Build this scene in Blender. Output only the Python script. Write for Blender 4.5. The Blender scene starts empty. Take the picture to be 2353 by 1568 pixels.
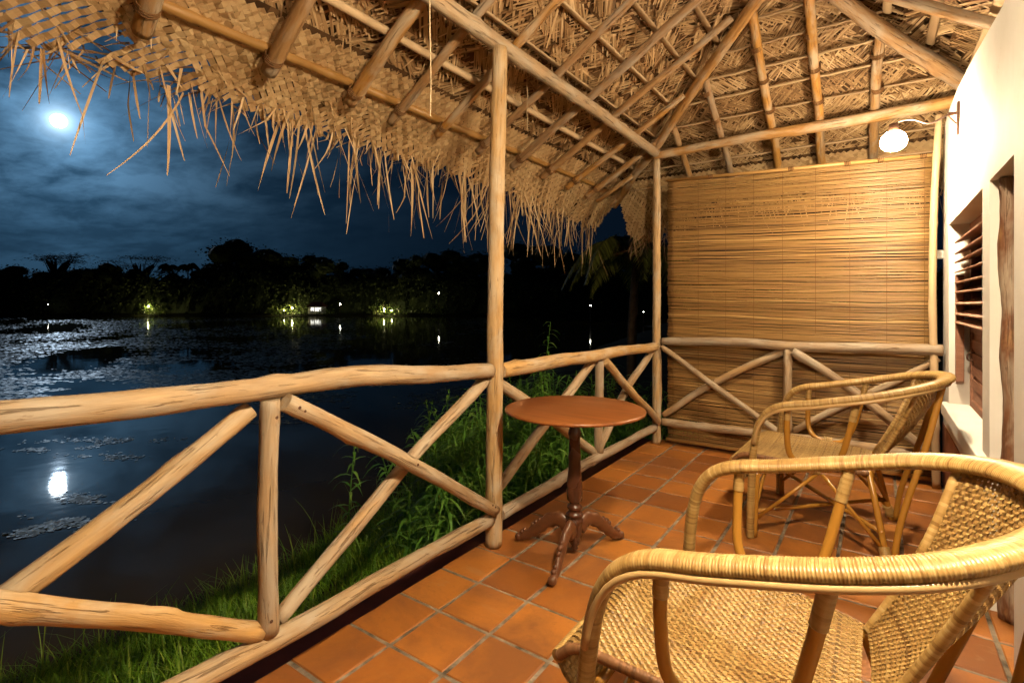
import bpy, math, random
from mathutils import Vector, Matrix, noise
V = Vector
random.seed(7)
R = math.radians
scene = bpy.context.scene
col = scene.collection

# ------------------------------------------------------------------ camera
YAW = 35.06
cam_d = bpy.data.cameras.new('camera')
cam_d.sensor_width = 36.0
cam_d.lens = 1194.8 / 2352 * 36
cam_d.shift_y = -(784 - 694.2) / 2352
cam_d.clip_start = 0.02
cam_d.clip_end = 3000
cam = bpy.data.objects.new('camera', cam_d)
cam.location = (1.599, -4.508, 1.247)
cam.rotation_euler = (R(90), 0, R(YAW))
col.objects.link(cam)
scene.camera = cam
CAMX, CAMY, CAMZ = cam.location
FW = V((-math.sin(R(YAW)), math.cos(R(YAW)), 0))
RT = V((math.cos(R(YAW)), math.sin(R(YAW)), 0))
def far(X, Z, z=0.0):            # a point X metres right and Z metres ahead of the viewpoint
    return V((CAMX, CAMY, 0)) + RT * X + FW * Z + V((0, 0, z))

scene.view_settings.view_transform = 'Standard'
scene.view_settings.look = 'None'
scene.view_settings.exposure = 0
scene.view_settings.gamma = 1
scene.render.engine = 'CYCLES'
scene.cycles.use_denoising = True
scene.cycles.max_bounces = 6
scene.cycles.caustics_reflective = False
scene.cycles.caustics_refractive = False
scene.cycles.sample_clamp_indirect = 4

LAMP_STRENGTH = 1150
NEAR_STRENGTH = 2250
LAMP_COL = (1.0, 0.80, 0.52)
MOON = V((-0.939, 0.2319, 0.254)).normalized()

# ------------------------------------------------------------------ node helpers
class NT:
    def __init__(s, tree):
        s.t = tree; s.n = tree.nodes; s.l = tree.links
    def new(s, typ, **kw):
        n = s.n.new(typ)
        for k, v in kw.items(): setattr(n, k, v)
        return n
    def set(s, sock, val):
        if isinstance(val, bpy.types.NodeSocket): s.l.new(val, sock)
        elif val is not None: sock.default_value = val
    def math(s, op, a, b=None, c=None, clamp=False):
        n = s.new('ShaderNodeMath', operation=op); n.use_clamp = clamp
        s.set(n.inputs[0], a); s.set(n.inputs[1], b)
        if c is not None: s.set(n.inputs[2], c)
        return n.outputs[0]
    def vmath(s, op, a, b=None):
        n = s.new('ShaderNodeVectorMath', operation=op)
        s.set(n.inputs[0], a); s.set(n.inputs[1], b)
        return n.outputs['Value'] if op in ('DOT_PRODUCT', 'LENGTH') else n.outputs[0]
    def mix(s, f, a, b, blend='MIX'):
        n = s.new('ShaderNodeMix', data_type='RGBA', blend_type=blend)
        s.set(n.inputs[0], f); s.set(n.inputs[6], a); s.set(n.inputs[7], b)
        return n.outputs[2]
    def ramp(s, f, stops, interp='LINEAR'):
        n = s.new('ShaderNodeValToRGB'); n.color_ramp.interpolation = interp
        e = n.color_ramp.elements
        while len(e) < len(stops): e.new(0.5)
        for el, (p, c) in zip(e, stops):
            el.position = p; el.color = c if len(c) == 4 else (*c, 1)
        s.set(n.inputs[0], f)
        return n.outputs[0]
    def noise(s, vec, scale=5, detail=3, rough=0.5, dist=0.0):
        n = s.new('ShaderNodeTexNoise')
        s.set(n.inputs['Vector'], vec)
        n.inputs['Scale'].default_value = scale; n.inputs['Detail'].default_value = detail
        n.inputs['Roughness'].default_value = rough; n.inputs['Distortion'].default_value = dist
        return n.outputs[0]
    def mapping(s, vec, scale=(1, 1, 1), loc=(0, 0, 0)):
        n = s.new('ShaderNodeMapping')
        s.set(n.inputs['Vector'], vec)
        n.inputs['Scale'].default_value = scale
        n.inputs['Location'].default_value = loc
        return n.outputs[0]
    def bump(s, h, strength=0.5, dist=0.01):
        n = s.new('ShaderNodeBump')
        n.inputs['Strength'].default_value = strength; n.inputs['Distance'].default_value = dist
        s.set(n.inputs['Height'], h)
        return n.outputs[0]

def g(v): return (v, v, v)
def new_mat(name):
    m = bpy.data.materials.new(name); m.use_nodes = True
    t = NT(m.node_tree)
    b = t.n['Principled BSDF']
    return m, t, b
def finish(t, b, color=None, rough=None, normal=None, spec=None):
    if color is not None: t.set(b.inputs['Base Color'], color)
    if rough is not None: t.set(b.inputs['Roughness'], rough)
    if normal is not None: t.set(b.inputs['Normal'], normal)
    if spec is not None: b.inputs['Specular IOR Level'].default_value = spec

# ------------------------------------------------------------------ world: moonlit sky with thin cloud
w = bpy.data.worlds.new('World'); scene.world = w; w.use_nodes = True
t = NT(w.node_tree)
bg = t.n['Background']
gen = t.new('ShaderNodeTexCoord').outputs['Generated']
d = t.vmath('NORMALIZE', gen)
cosang = t.vmath('DOT_PRODUCT', d, tuple(MOON))
ang = t.math('ARCCOSINE', t.math('MINIMUM', cosang, 0.99999))
sep = t.new('ShaderNodeSeparateXYZ'); t.l.new(d, sep.inputs[0])
zc = t.math('ADD', t.math('MAXIMUM', sep.outputs[2], 0.0), 0.16)
cv = t.new('ShaderNodeCombineXYZ')
t.l.new(t.math('DIVIDE', sep.outputs[0], zc), cv.inputs[0])
t.l.new(t.math('DIVIDE', sep.outputs[1], zc), cv.inputs[1])
n1 = t.noise(t.mapping(cv.outputs[0], (1.5, 1.9, 1), (2.3, 1.4, 0)), 1.0, 7, 0.52, 0.45)
n2 = t.noise(t.mapping(cv.outputs[0], (5.5, 7.5, 1)), 1.0, 6, 0.62, 0.4)
cl = t.math('ADD', t.math('MULTIPLY', n1, 0.72), t.math('MULTIPLY', n2, 0.28))
clm = t.ramp(cl, [(0.42, g(0)), (0.60, g(1))])
fall = t.math('EXPONENT', t.math('MULTIPLY', ang, -3.6))
base = t.mix(fall, (0.0016, 0.0040, 0.0088, 1), (0.0065, 0.032, 0.070, 1))
high = t.ramp(sep.outputs[2], [(0.17, g(0)), (0.33, g(1))])
base = t.mix(t.math('MULTIPLY', high, t.math('SUBTRACT', 1.0, t.math('MULTIPLY', clm, 0.65))), base,
             t.mix(1.0, base, (0.16, 0.20, 0.28, 1), 'MULTIPLY'))
band = t.ramp(sep.outputs[2], [(0.10, g(0)), (0.18, g(1)), (0.24, g(1)), (0.36, g(.6))])
lit = t.mix(1.0, (0.098, 0.170, 0.245, 1), t.math('MULTIPLY', t.math('MULTIPLY', clm, band), t.math('EXPONENT', t.math('MULTIPLY', ang, -8.0))), 'MULTIPLY')
h1 = t.math('EXPONENT', t.math('MULTIPLY', ang, -9.5))
halo = t.mix(1.0, (0.10, 0.26, 0.45, 1), t.math('MULTIPLY', h1, t.math('ADD', 0.45, t.math('MULTIPLY', clm, 0.8))), 'MULTIPLY')
h2 = t.math('EXPONENT', t.math('MULTIPLY', ang, -105.0))
core = t.mix(1.0, (1.7, 2.2, 2.5, 1), h2, 'MULTIPLY')
nis = t.new('ShaderNodeTexSky', sky_type='NISHITA')
nis.sun_disc = False; nis.sun_elevation = math.asin(MOON.z); nis.sun_rotation = math.atan2(MOON.x, MOON.y)
nisc = t.mix(1.0, nis.outputs[0], (0.00003, 0.00007, 0.00016, 1), 'MULTIPLY')
c = t.mix(1.0, base, lit, 'ADD'); c = t.mix(1.0, c, halo, 'ADD'); c = t.mix(1.0, c, core, 'ADD'); c = t.mix(1.0, c, nisc, 'ADD')
t.l.new(c, bg.inputs[0]); bg.inputs[1].default_value = 1.0

sd = bpy.data.lights.new('moonlight', 'SUN'); sd.energy = 0.20; sd.angle = R(0.8); sd.color = (0.62, 0.80, 1.0)
so = bpy.data.objects.new('moonlight', sd); so.rotation_euler = MOON.to_track_quat('Z', 'Y').to_euler(); so.location = MOON * 60
col.objects.link(so)

# ------------------------------------------------------------------ object helpers
def tag(o, label=None, cat=None, group=None, kind=None):
    if label: o['label'] = label
    if cat: o['category'] = cat
    if group: o['group'] = group
    if kind: o['kind'] = kind
    return o
def empty(name, loc=(0, 0, 0), label=None, cat=None, group=None, rz=0):
    o = bpy.data.objects.new(name, None); o.empty_display_size = 0.1
    o.location = loc; o.rotation_euler = (0, 0, rz); col.objects.link(o)
    return tag(o, label, cat, group)

class MB:
    """collects faces of one mesh"""
    def __init__(s): s.v = []; s.f = []; s.uv = []; s.r = []; s.m = []
    def face(s, idx, uv=None, r=0.5, m=0):
        s.f.append(idx); s.uv.append(uv or [(0, 0)] * len(idx)); s.r.append(r); s.m.append(m)
    def poly(s, pts, uv=None, r=0.5, m=0):
        b = len(s.v); s.v.extend([tuple(p) for p in pts])
        s.face(list(range(b, b + len(pts))), uv, r, m)
    def box(s, lo, hi, m=0, r=0.5):
        x0, y0, z0 = lo; x1, y1, z1 = hi; b = len(s.v)
        s.v += [(x0, y0, z0), (x1, y0, z0), (x1, y1, z0), (x0, y1, z0), (x0, y0, z1), (x1, y0, z1), (x1, y1, z1), (x0, y1, z1)]
        for q in ((3, 2, 1, 0), (4, 5, 6, 7), (0, 1, 5, 4), (1, 2, 6, 5), (2, 3, 7, 6), (3, 0, 4, 7)):
            P = [V(s.v[b + k]) for k in q]
            u = (P[1] - P[0]).length; vv = (P[3] - P[0]).length
            s.face([b + k for k in q], [(0, 0), (u, 0), (u, vv), (0, vv)], r, m)
    def bar(s, p0, p1, w, h, up=(0, 0, 1), r=0.5):
        p0 = V(p0); p1 = V(p1); d = (p1 - p0).normalized(); a = d.cross(V(up)).normalized(); c = a.cross(d).normalized()
        b = len(s.v)
        for p in (p0, p1):
            for (i, j) in ((-1, -1), (1, -1), (1, 1), (-1, 1)): s.v.append(tuple(p + a * (i * w / 2) + c * (j * h / 2)))
        L = (p1 - p0).length
        for k in range(4):
            k2 = (k + 1) % 4
            s.face([b + k, b + k2, b + 4 + k2, b + 4 + k], [(0, 0), (0, w), (L, w), (L, 0)], r)
        s.face([b + 3, b + 2, b + 1, b], None, r); s.face([b + 4, b + 5, b + 6, b + 7], None, r)
    def tube(s, pts, rad, seg=10, caps=True, r=0.5, shape=None, uo=0.0, up=None, m=0):
        """pts: list of Vector; rad: number, list or list of (ra, rb); shape(i, ang) -> radius factor"""
        n = len(pts); pts = [V(p) for p in pts]; b = len(s.v)
        tang = [(pts[min(i + 1, n - 1)] - pts[max(i - 1, 0)]).normalized() for i in range(n)]
        a = V(up) if up else (V((0, 0, 1)) if abs(tang[0].z) < 0.9 else V((0, 1, 0)))
        L = 0; Ls = []
        for i in range(n):
            if i: L += (pts[i] - pts[i - 1]).length
            Ls.append(L + uo)
            a = (a - tang[i] * a.dot(tang[i])).normalized(); c = tang[i].cross(a)
            ra = rad[i] if isinstance(rad, list) else rad
            rb = ra
            if isinstance(ra, tuple): ra, rb = ra
            for k in range(seg):
                th = 2 * math.pi * k / seg
                q = shape(i, th) if shape else 1.0
                s.v.append(tuple(pts[i] + a * (math.cos(th) * ra * q) + c * (math.sin(th) * rb * q)))
        r0 = rad[0] if isinstance(rad, list) else rad
        if isinstance(r0, tuple): r0 = max(r0)
        cir = 2 * math.pi * r0
        for i in range(n - 1):
            for k in range(seg):
                k2 = (k + 1) % seg
                s.face([b + i * seg + k, b + i * seg + k2, b + (i + 1) * seg + k2, b + (i + 1) * seg + k],
                       [(Ls[i], cir * k / seg), (Ls[i], cir * (k + 1) / seg), (Ls[i + 1], cir * (k + 1) / seg), (Ls[i + 1], cir * k / seg)], r, m)
        if caps:
            s.face([b + k for k in range(seg)][::-1], [(Ls[0] + 0.3 * math.cos(k), 3 + .02 * k) for k in range(seg)], r, m)
            s.face([b + (n - 1) * seg + k for k in range(seg)], [(Ls[-1], 3 + .02 * k) for k in range(seg)], r, m)
    def lathe(s, prof, seg=24, c=(0, 0, 0), r=0.5):
        b = len(s.v); n = len(prof)
        for (rr, z) in prof:
            for k in range(seg):
                th = 2 * math.pi * k / seg
                s.v.append((c[0] + rr * math.cos(th), c[1] + rr * math.sin(th), c[2] + z))
        for i in range(n - 1):
            for k in range(seg):
                k2 = (k + 1) % seg
                s.face([b + i * seg + k, b + i * seg + k2, b + (i + 1) * seg + k2, b + (i + 1) * seg + k],
                       [(prof[i][1], .1 * k), (prof[i][1], .1 * k + .1), (prof[i + 1][1], .1 * k + .1), (prof[i + 1][1], .1 * k)], r)
        s.face([b + k for k in range(seg)][::-1], None, r); s.face([b + (n - 1) * seg + k for k in range(seg)], None, r)
    def ribbon(s, pts, sides, r=0.5, uo=None):
        """strip through pts with half-width vectors sides"""
        b = len(s.v); L = 0; uo = random.random() * 9 if uo is None else uo
        for p, q in zip(pts, sides):
            s.v.append(tuple(p - q)); s.v.append(tuple(p + q))
        for i in range(len(pts) - 1):
            l2 = L + (pts[i + 1] - pts[i]).length
            s.face([b + 2 * i, b + 2 * i + 1, b + 2 * i + 3, b + 2 * i + 2], [(L + uo, 0), (L + uo, 1), (l2 + uo, 1), (l2 + uo, 0)], r)
            L = l2
    def build(s, name, mat, parent=None, smooth=False, bevel=0):
        me = bpy.data.meshes.new(name); me.from_pydata(s.v, [], s.f)
        ul = me.uv_layers.new(name='UVMap')
        flat = [x for f in s.uv for p in f for x in p]
        ul.data.foreach_set('uv', flat)
        at = me.attributes.new('rnd', 'FLOAT', 'FACE'); at.data.foreach_set('value', s.r)
        for mm in (mat if isinstance(mat, list) else [mat]): me.materials.append(mm)
        if any(s.m): me.polygons.foreach_set('material_index', s.m)
        if smooth: me.polygons.foreach_set('use_smooth', [len(f) <= 4 for f in s.f])
        me.update()
        o = bpy.data.objects.new(name, me); col.objects.link(o)
        if parent: o.parent = parent
        if bevel:
            md = o.modifiers.new('bevel', 'BEVEL'); md.width = bevel; md.segments = 2; md.limit_method = 'ANGLE'
        return o

def catmull(P, n):
    P = [V(p) for p in P]; out = []
    Q = [P[0] * 2 - P[1]] + P + [P[-1] * 2 - P[-2]]
    for i in range(len(P) - 1):
        a, b, c, d = Q[i:i + 4]
        for k in range(n):
            u = k / n
            out.append(0.5 * (2 * b + (c - a) * u + (2 * a - 5 * b + 4 * c - d) * u * u + (3 * b - a - 3 * c + d) * u ** 3))
    out.append(P[-1]); return out
def resample(pts, step):
    L = [0]
    for a, b in zip(pts, pts[1:]): L.append(L[-1] + (b - a).length)
    n = max(2, int(L[-1] / step)); out = []; j = 0
    for i in range(n + 1):
        q = L[-1] * i / n
        while j < len(L) - 2 and L[j + 1] < q: j += 1
        out.append(pts[j].lerp(pts[j + 1], (q - L[j]) / max(1e-9, L[j + 1] - L[j])))
    return out
_seed = [0]
def log(P, r0, r1=None, wob=0.012, seg=14, mb=None, lump=0.10, step=0.032):
    """a debarked round log through the points P: uneven, a little crooked, with knots"""
    _seed[0] += 1; sd = _seed[0] * 7.31
    r1 = r1 or r0
    P = [V(p) for p in P]
    pts = resample(catmull(P, 8) if len(P) > 2 else P, step); n = len(pts)
    T = (pts[-1] - pts[0]).normalized()
    for i, p in enumerate(pts):
        q = p.copy(); u = i / (n - 1); k = min(1, 4 * u, 4 * (1 - u)) * wob
        o = noise.noise_vector(V((i * step * 1.6 + sd, sd, 0)))
        pts[i] = q + (o - T * o.dot(T)) * k * 1.6
    knots = [(random.random() * (n - 1), random.random() * 6.28) for _ in range(max(1, int(n * step * 2.2)))]
    def shp(i, th):
        q = 1 + lump * noise.noise(V((i * step * 5 + sd, math.cos(th) * .8, math.sin(th) * .8 + sd)))
        q += lump * .6 * noise.noise(V((i * step * 2.0 + sd * 2, 0, 5))) + lump * .38 * noise.noise(V((i * step * 13 + sd, math.cos(th) * 2.2, math.sin(th) * 2.2)))
        for ki, kt in knots:
            dd = ((i - ki) * step / 0.035) ** 2 + ((math.cos(th - kt) - 1) * 4.5) ** 2
            if dd < 4: q += 0.22 * math.exp(-dd)
        if i == 0 or i == n - 1: q *= 0.94
        return q
    rad = [.95 * (r0 + (r1 - r0) * i / (n - 1)) for i in range(n)]
    mb = mb or MB()
    mb.tube(pts, rad, seg, True, random.random(), shp, sd)
    return mb

# ------------------------------------------------------------------ materials
def mat_log(name, light, dark, tint=(1, 1, 1)):
    m, t, b = new_mat(name)
    uv = t.new('ShaderNodeTexCoord').outputs['UV']
    rnd = t.new('ShaderNodeObjectInfo').outputs['Random']
    grain = t.noise(t.mapping(uv, (5, 58, 1)), 1.0, 7, 0.68, 0.6)
    patch = t.noise(t.mapping(uv, (5, 16, 1)), 1.0, 3, 0.5, 0.3)
    crack = t.noise(t.mapping(uv, (4.5, 85, 1)), 1.0, 5, 0.6, 0.9)
    hue = t.noise(t.mapping(uv, (3.5, 9, 1), (5, 2, 0)), 1.0, 4, 0.6, 0.5)
    spot = t.noise(t.mapping(uv, (22, 40, 1), (3, 1, 0)), 1.0, 4, 0.6)
    c1 = t.mix(t.ramp(grain, [(.3, g(0)), (.7, g(1))]), (*dark, 1), (*light, 1))
    c2 = t.mix(t.math('MULTIPLY', t.ramp(patch, [(.42, g(0)), (.66, g(1))]), 0.75), c1, (light[0] * .70, light[1] * .62, light[2] * .52, 1))
    c2 = t.mix(t.math('MULTIPLY', t.ramp(hue, [(.44, g(0)), (.64, g(1))]), 0.75), c2, (.46, .385, .29, 1))
    c2 = t.mix(t.math('MULTIPLY', t.ramp(hue, [(.28, g(1)), (.42, g(0))]), 0.45), c2, (.56, .33, .12, 1))
    ck = t.ramp(crack, [(.585, g(0)), (.645, g(1))])
    sp = t.ramp(spot, [(.64, g(0)), (.72, g(1))])
    c3 = t.mix(t.math('MULTIPLY', ck, 0.55), c2, (.13, .07, .034, 1))
    c4 = t.mix(t.math('MULTIPLY', sp, 0.5), c3, (.16, .085, .04, 1))
    hs = t.new('ShaderNodeHueSaturation')
    t.set(hs.inputs['Color'], c4)
    t.l.new(t.math('ADD', 0.82, t.math('MULTIPLY', rnd, 0.34)), hs.inputs['Value'])
    t.l.new(t.math('ADD', 0.85, t.math('MULTIPLY', rnd, 0.25)), hs.inputs['Saturation'])
    hgt = t.math('SUBTRACT', t.math('MULTIPLY', grain, 0.5), t.math('MULTIPLY', ck, 0.9))
    finish(t, b, hs.outputs[0], t.math('ADD', 0.45, t.math('MULTIPLY', grain, 0.3)), t.bump(hgt, 0.8, 0.008), 0.3)
    return m
M = {}
M['log'] = mat_log('peeled_log', (.56, .385, .205), (.30, .185, .085))
M['log_grey'] = mat_log('weathered_log', (.47, .33, .20), (.28, .18, .10))
M['rafter'] = mat_log('rafter_pole', (.50, .28, .10), (.30, .145, .045))
M['beam'] = mat_log('beam_pole', (.60, .42, .24), (.42, .27, .13))
M['dark_log'] = mat_log('door_log', (.22, .10, .05), (.10, .042, .02))

def mat_attr(name, stops, rough=0.6, fib=(3, 30), bump=0.25, spec=0.3, noise_amt=0.35, transl=0.0):
    """per-strip colour from the strip's own random value plus fibre streaks"""
    m, t, b = new_mat(name)
    at = t.new('ShaderNodeAttribute', attribute_name='rnd').outputs['Fac']
    uv = t.new('ShaderNodeTexCoord').outputs['UV']
    nz = t.noise(t.mapping(uv, (fib[0], fib[1], 1)), 1.0, 4, 0.6, 0.3)
    f = t.math('ADD', at, t.math('MULTIPLY', t.math('SUBTRACT', nz, 0.5), noise_amt * 2), clamp=True)
    c = t.ramp(f, stops)
    finish(t, b, c, rough, t.bump(nz, bump, 0.003), spec)
    if transl:
        tr = t.new('ShaderNodeBsdfTranslucent'); t.l.new(c, tr.inputs[0])
        mx = t.new('ShaderNodeMixShader'); mx.inputs[0].default_value = transl
        t.l.new(b.outputs[0], mx.inputs[1]); t.l.new(tr.outputs[0], mx.inputs[2])
        t.l.new(mx.outputs[0], t.n['Material Output'].inputs[0])
    return m
M['leaf'] = mat_attr('dry_palm_leaf', [(0, (.09, .045, .018)), (.35, (.31, .18, .08)), (.7, (.52, .34, .17)), (1, (.68, .49, .28))], .55, (4, 5), .3, .35, .22)
M['mat'] = mat_attr('woven_palm_mat', [(0, (.28, .165, .07)), (.4, (.50, .325, .16)), (1, (.66, .475, .26))], .5, (6, 5), .3, .4, .2)
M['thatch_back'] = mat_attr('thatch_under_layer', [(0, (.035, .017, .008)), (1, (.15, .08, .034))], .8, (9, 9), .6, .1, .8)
M['bamboo'] = mat_attr('bamboo_pole', [(0, (.32, .17, .05)), (1, (.55, .33, .12))], .38, (2, 60), .15, .5, .25)
M['batten'] = mat_attr('split_batten', [(0, (.34, .22, .12)), (1, (.56, .40, .24))], .6, (3, 60), .3, .3, .35)
M['slat'] = mat_attr('blind_slat', [(0, (.08, .038, .012)), (.3, (.23, .122, .038)), (.75, (.36, .205, .068)), (1, (.52, .33, .13))], .42, (4, 2), .1, .5, .3, .12)
M['wicker'] = mat_attr('rattan_strand', [(0, (.13, .064, .016)), (.5, (.32, .188, .058)), (1, (.48, .325, .125))], .40, (30, 2), .15, .5, .3)
M['wicker_shaded'] = mat_attr('shaded_rattan_strand', [(0, (.10, .045, .018)), (1, (.26, .12, .05))], .45, (30, 2), .15, .45, .3)
M['wrap'] = mat_attr('rattan_wrapping', [(0, (.19, .098, .025)), (.5, (.36, .22, .072)), (1, (.52, .37, .165))], .36, (2, 40), .1, .5, .35)
M['cane'] = mat_attr('polished_cane', [(0, (.30, .135, .020)), (1, (.46, .225, .035))], .26, (3, 30), .08, .5, .3)
M['pale_cane'] = mat_attr('pale_cane', [(0, (.38, .23, .09)), (1, (.52, .35, .16))], .3, (3, 30), .1, .5, .4)
M['cord'] = mat_attr('cord', [(0, (.35, .25, .14)), (1, (.5, .38, .24))], .7)
M['lash'] = mat_attr('coir_lashing', [(0, (.10, .045, .016)), (1, (.22, .11, .04))], .8)

def mat_plain(name, c, rough=.5, spec=.4, metal=0, n_amt=.15, n_scale=8, bump=.1, bd=.004):
    m, t, b = new_mat(name)
    oc = t.new('ShaderNodeTexCoord').outputs['Object']
    nz = t.noise(oc, n_scale, 5, .6)
    cc = t.mix(t.ramp(nz, [(.3, g(0)), (.7, g(1))]), tuple(x * (1 - n_amt) for x in c) + (1,), tuple(min(1, x * (1 + n_amt)) for x in c) + (1,))
    finish(t, b, cc, rough, t.bump(nz, bump, bd), spec); b.inputs['Metallic'].default_value = metal
    return m
M['iron'] = mat_plain('rusty_iron', (.10, .045, .025), .6, .4, .4, .5, 60)
M['wire'] = mat_plain('dull_wire', (.20, .13, .10), .45, .5, .6)
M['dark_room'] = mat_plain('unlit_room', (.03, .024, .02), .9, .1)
M['plastic'] = mat_plain('white_plastic', (.75, .73, .68), .35, .5, 0, .03)
def m_plaster():
    m, t, b = new_mat('white_plaster')
    oc = t.new('ShaderNodeTexCoord').outputs['Object']
    a = t.noise(oc, 2.2, 5, .6); f = t.noise(oc, 55, 4, .6); s = t.noise(oc, 9, 6, .7, .5)
    c = t.mix(t.ramp(a, [(.35, g(0)), (.7, g(1))]), (.70, .66, .60, 1), (.80, .77, .72, 1))
    c = t.mix(t.math('MULTIPLY', t.ramp(s, [(.66, g(0)), (.74, g(1))]), .35), c, (.45, .37, .30, 1))
    finish(t, b, c, .75, t.bump(t.math('ADD', t.math('MULTIPLY', f, .3), s), .22, .01), .2); return m
M['plaster'] = m_plaster()
def m_dado():
    m, t, b = new_mat('red_brown_base_paint')
    oc = t.new('ShaderNodeTexCoord').outputs['Object']
    s = t.noise(oc, 7, 6, .65, .4)
    c = t.ramp(s, [(.35, (.26, .09, .045)), (.6, (.32, .13, .07)), (.75, (.42, .24, .16))])
    finish(t, b, c, .6, t.bump(s, .2, .01), .3); return m
M['dado'] = m_dado()
def m_wood(name, a, bb, rough=.3, sc=(3, 40, 40), spec=.5, bump=.06):
    m, t, b = new_mat(name)
    oc = t.new('ShaderNodeTexCoord').outputs['Object']
    nz = t.noise(t.mapping(oc, sc), 1.0, 6, .6, .8); n2 = t.noise(oc, 5, 3)
    c = t.mix(t.ramp(nz, [(.3, g(0)), (.7, g(1))]), (*a, 1), (*bb, 1))
    c = t.mix(t.math('MULTIPLY', n2, .35), c, (a[0] * .6, a[1] * .55, a[2] * .5, 1))
    finish(t, b, c, t.math('ADD', rough, t.math('MULTIPLY', n2, .15)), t.bump(nz, bump, .004), spec); return m
M['tabletop'] = m_wood('varnished_tabletop', (.15, .045, .012), (.33, .112, .028), .28, (1.6, 20, 8), .45)
M['tableleg'] = m_wood('dark_turned_wood', (.045, .016, .009), (.095, .034, .016), .2, (30, 30, 5), .6)
M['legcarve'] = m_wood('carved_leg_wood', (.085, .030, .013), (.155, .060, .024), .28, (12, 12, 30), .5)
M['shutter'] = m_wood('window_timber', (.22, .095, .055), (.34, .17, .11), .55, (14, 5, 60), .3, .3)
M['slatwood'] = m_wood('louvre_timber', (.30, .15, .10), (.44, .25, .17), .5, (60, 3, 60), .3, .3)
def m_tile():
    m, t, b = new_mat('terracotta_tile')
    geo = t.new('ShaderNodeNewGeometry').outputs['Position']
    at = t.new('ShaderNodeAttribute', attribute_name='rnd').outputs['Fac']
    s = t.noise(geo, 3.2, 5, .6, .5); f = t.noise(geo, 38, 5, .65); st = t.noise(t.mapping(geo, (9, 2.5, 1)), 1.0, 5, .6, .8)
    k = t.math('ADD', t.math('MULTIPLY', at, .62), t.math('MULTIPLY', t.math('ADD', s, t.math('MULTIPLY', st, .5)), .38))
    c = t.ramp(k, [(.12, (.17, .054, .012)), (.5, (.31, .105, .020)), (.88, (.46, .172, .032))])
    c = t.mix(t.math('MULTIPLY', t.ramp(f, [(.55, g(0)), (.75, g(1))]), .35), c, (.19, .065, .024, 1))
    sc = t.noise(t.mapping(geo, (60, 60, 60)), 1.0, 4, .7); sf = t.noise(t.mapping(geo, (3.5, 13, 1), (2, 5, 0)), 1.0, 6, .7, 1.5)
    c = t.mix(t.math('MULTIPLY', t.ramp(sc, [(.66, g(0)), (.72, g(1))]), .6), c, (.09, .04, .02, 1))
    c = t.mix(t.math('MULTIPLY', t.ramp(sf, [(.60, g(0)), (.72, g(1))]), .35), c, (.42, .25, .13, 1))
    pt = t.noise(geo, 1.4, 6, .65, 1.2)
    c = t.mix(t.math('MULTIPLY', t.ramp(pt, [(.44, g(0)), (.64, g(1))]), .72), c, (.17, .066, .026, 1))
    finish(t, b, c, t.math('ADD', .26, t.math('MULTIPLY', s, .34)), t.bump(t.math('ADD', s, t.math('MULTIPLY', f, .25)), .16, .012), .42); return m
M['tile'] = m_tile()
M['grout'] = mat_plain('grey_grout', (.19, .15, .11), .85, .2, 0, .75, 14, .5)
def m_leafy(name, stops, transl=.25, rough=.45):
    m = mat_attr(name, stops, rough, (3, 6), .1, .4, .2, transl); return m
M['grass'] = m_leafy('grass_blade', [(0, (.06, .17, .010)), (.6, (.18, .38, .022)), (1, (.42, .55, .07))])
M['bush'] = m_leafy('weed_leaf', [(0, (.04, .12, .016)), (.6, (.13, .31, .038)), (1, (.27, .45, .08))])
M['lit_leaf'] = m_leafy('lit_bush_leaf', [(0, (.05, .09, .015)), (.6, (.15, .22, .04)), (1, (.32, .36, .10))])
M['palm'] = m_leafy('palm_frond_leaf', [(0, (.08, .09, .014)), (1, (.24, .25, .045))])
M['tree'] = mat_attr('far_foliage', [(0, (.03, .04, .02)), (.6, (.07, .09, .03)), (1, (.12, .15, .05))], .7, (3, 6), .1, .15, .2)
M['trunk'] = mat_plain('tree_bark', (.05, .035, .024), .85, .15, 0, .4, 12, .4)
M['soil'] = mat_plain('damp_soil', (.035, .032, .016), .9, .15, 0, .5, 3, .6, .03)
M['roofing'] = mat_plain('clay_roofing', (.16, .06, .035), .8, .2, 0, .3, 3)
M['house_white'] = mat_plain('limewashed_wall', (.7, .68, .62), .8, .2)
def m_water():
    m, t, b = new_mat('lake_water')
    geo = t.new('ShaderNodeNewGeometry').outputs['Position']
    a = t.noise(t.mapping(geo, (.55, .55, 1)), 1.0, 4, .55, .3); f = t.noise(t.mapping(geo, (3.2, 3.2, 1)), 1.0, 3, .5)
    c = t.ramp(t.noise(geo, .12, 4), [(.35, (.060, .044, .018)), (.7, (.085, .062, .028))])
    h = t.math('ADD', t.math('MULTIPLY', a, .8), t.math('MULTIPLY', f, .10))
    finish(t, b, c, .035, t.bump(h, .14, .05), .28); b.inputs['IOR'].default_value = 1.33; return m
M['water'] = m_water()
M['weed'] = mat_attr('floating_weed', [(0, (.06, .08, .07)), (1, (.26, .30, .27))], .36, (3, 3), .3, .7, .3)
def m_emit(name, c, s):
    m, t, b = new_mat(name)
    e = t.new('ShaderNodeEmission'); e.inputs[0].default_value = (*c, 1); e.inputs[1].default_value = s
    t.l.new(e.outputs[0], t.n['Material Output'].inputs[0]); return m
M['lamp'] = m_emit('glowing_lamp_glass', LAMP_COL, LAMP_STRENGTH)
M['near_lamp'] = m_emit('brighter_lamp_glass', LAMP_COL, NEAR_STRENGTH)
M['lamp_top'] = m_emit('dimmer_upper_glass', LAMP_COL, LAMP_STRENGTH * .22)
M['near_lamp_top'] = m_emit('dimmer_upper_glass_bright', LAMP_COL, NEAR_STRENGTH * .24)
M['moon'] = m_emit('moon_glow', (.86, .95, 1.0), 14)
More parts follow.
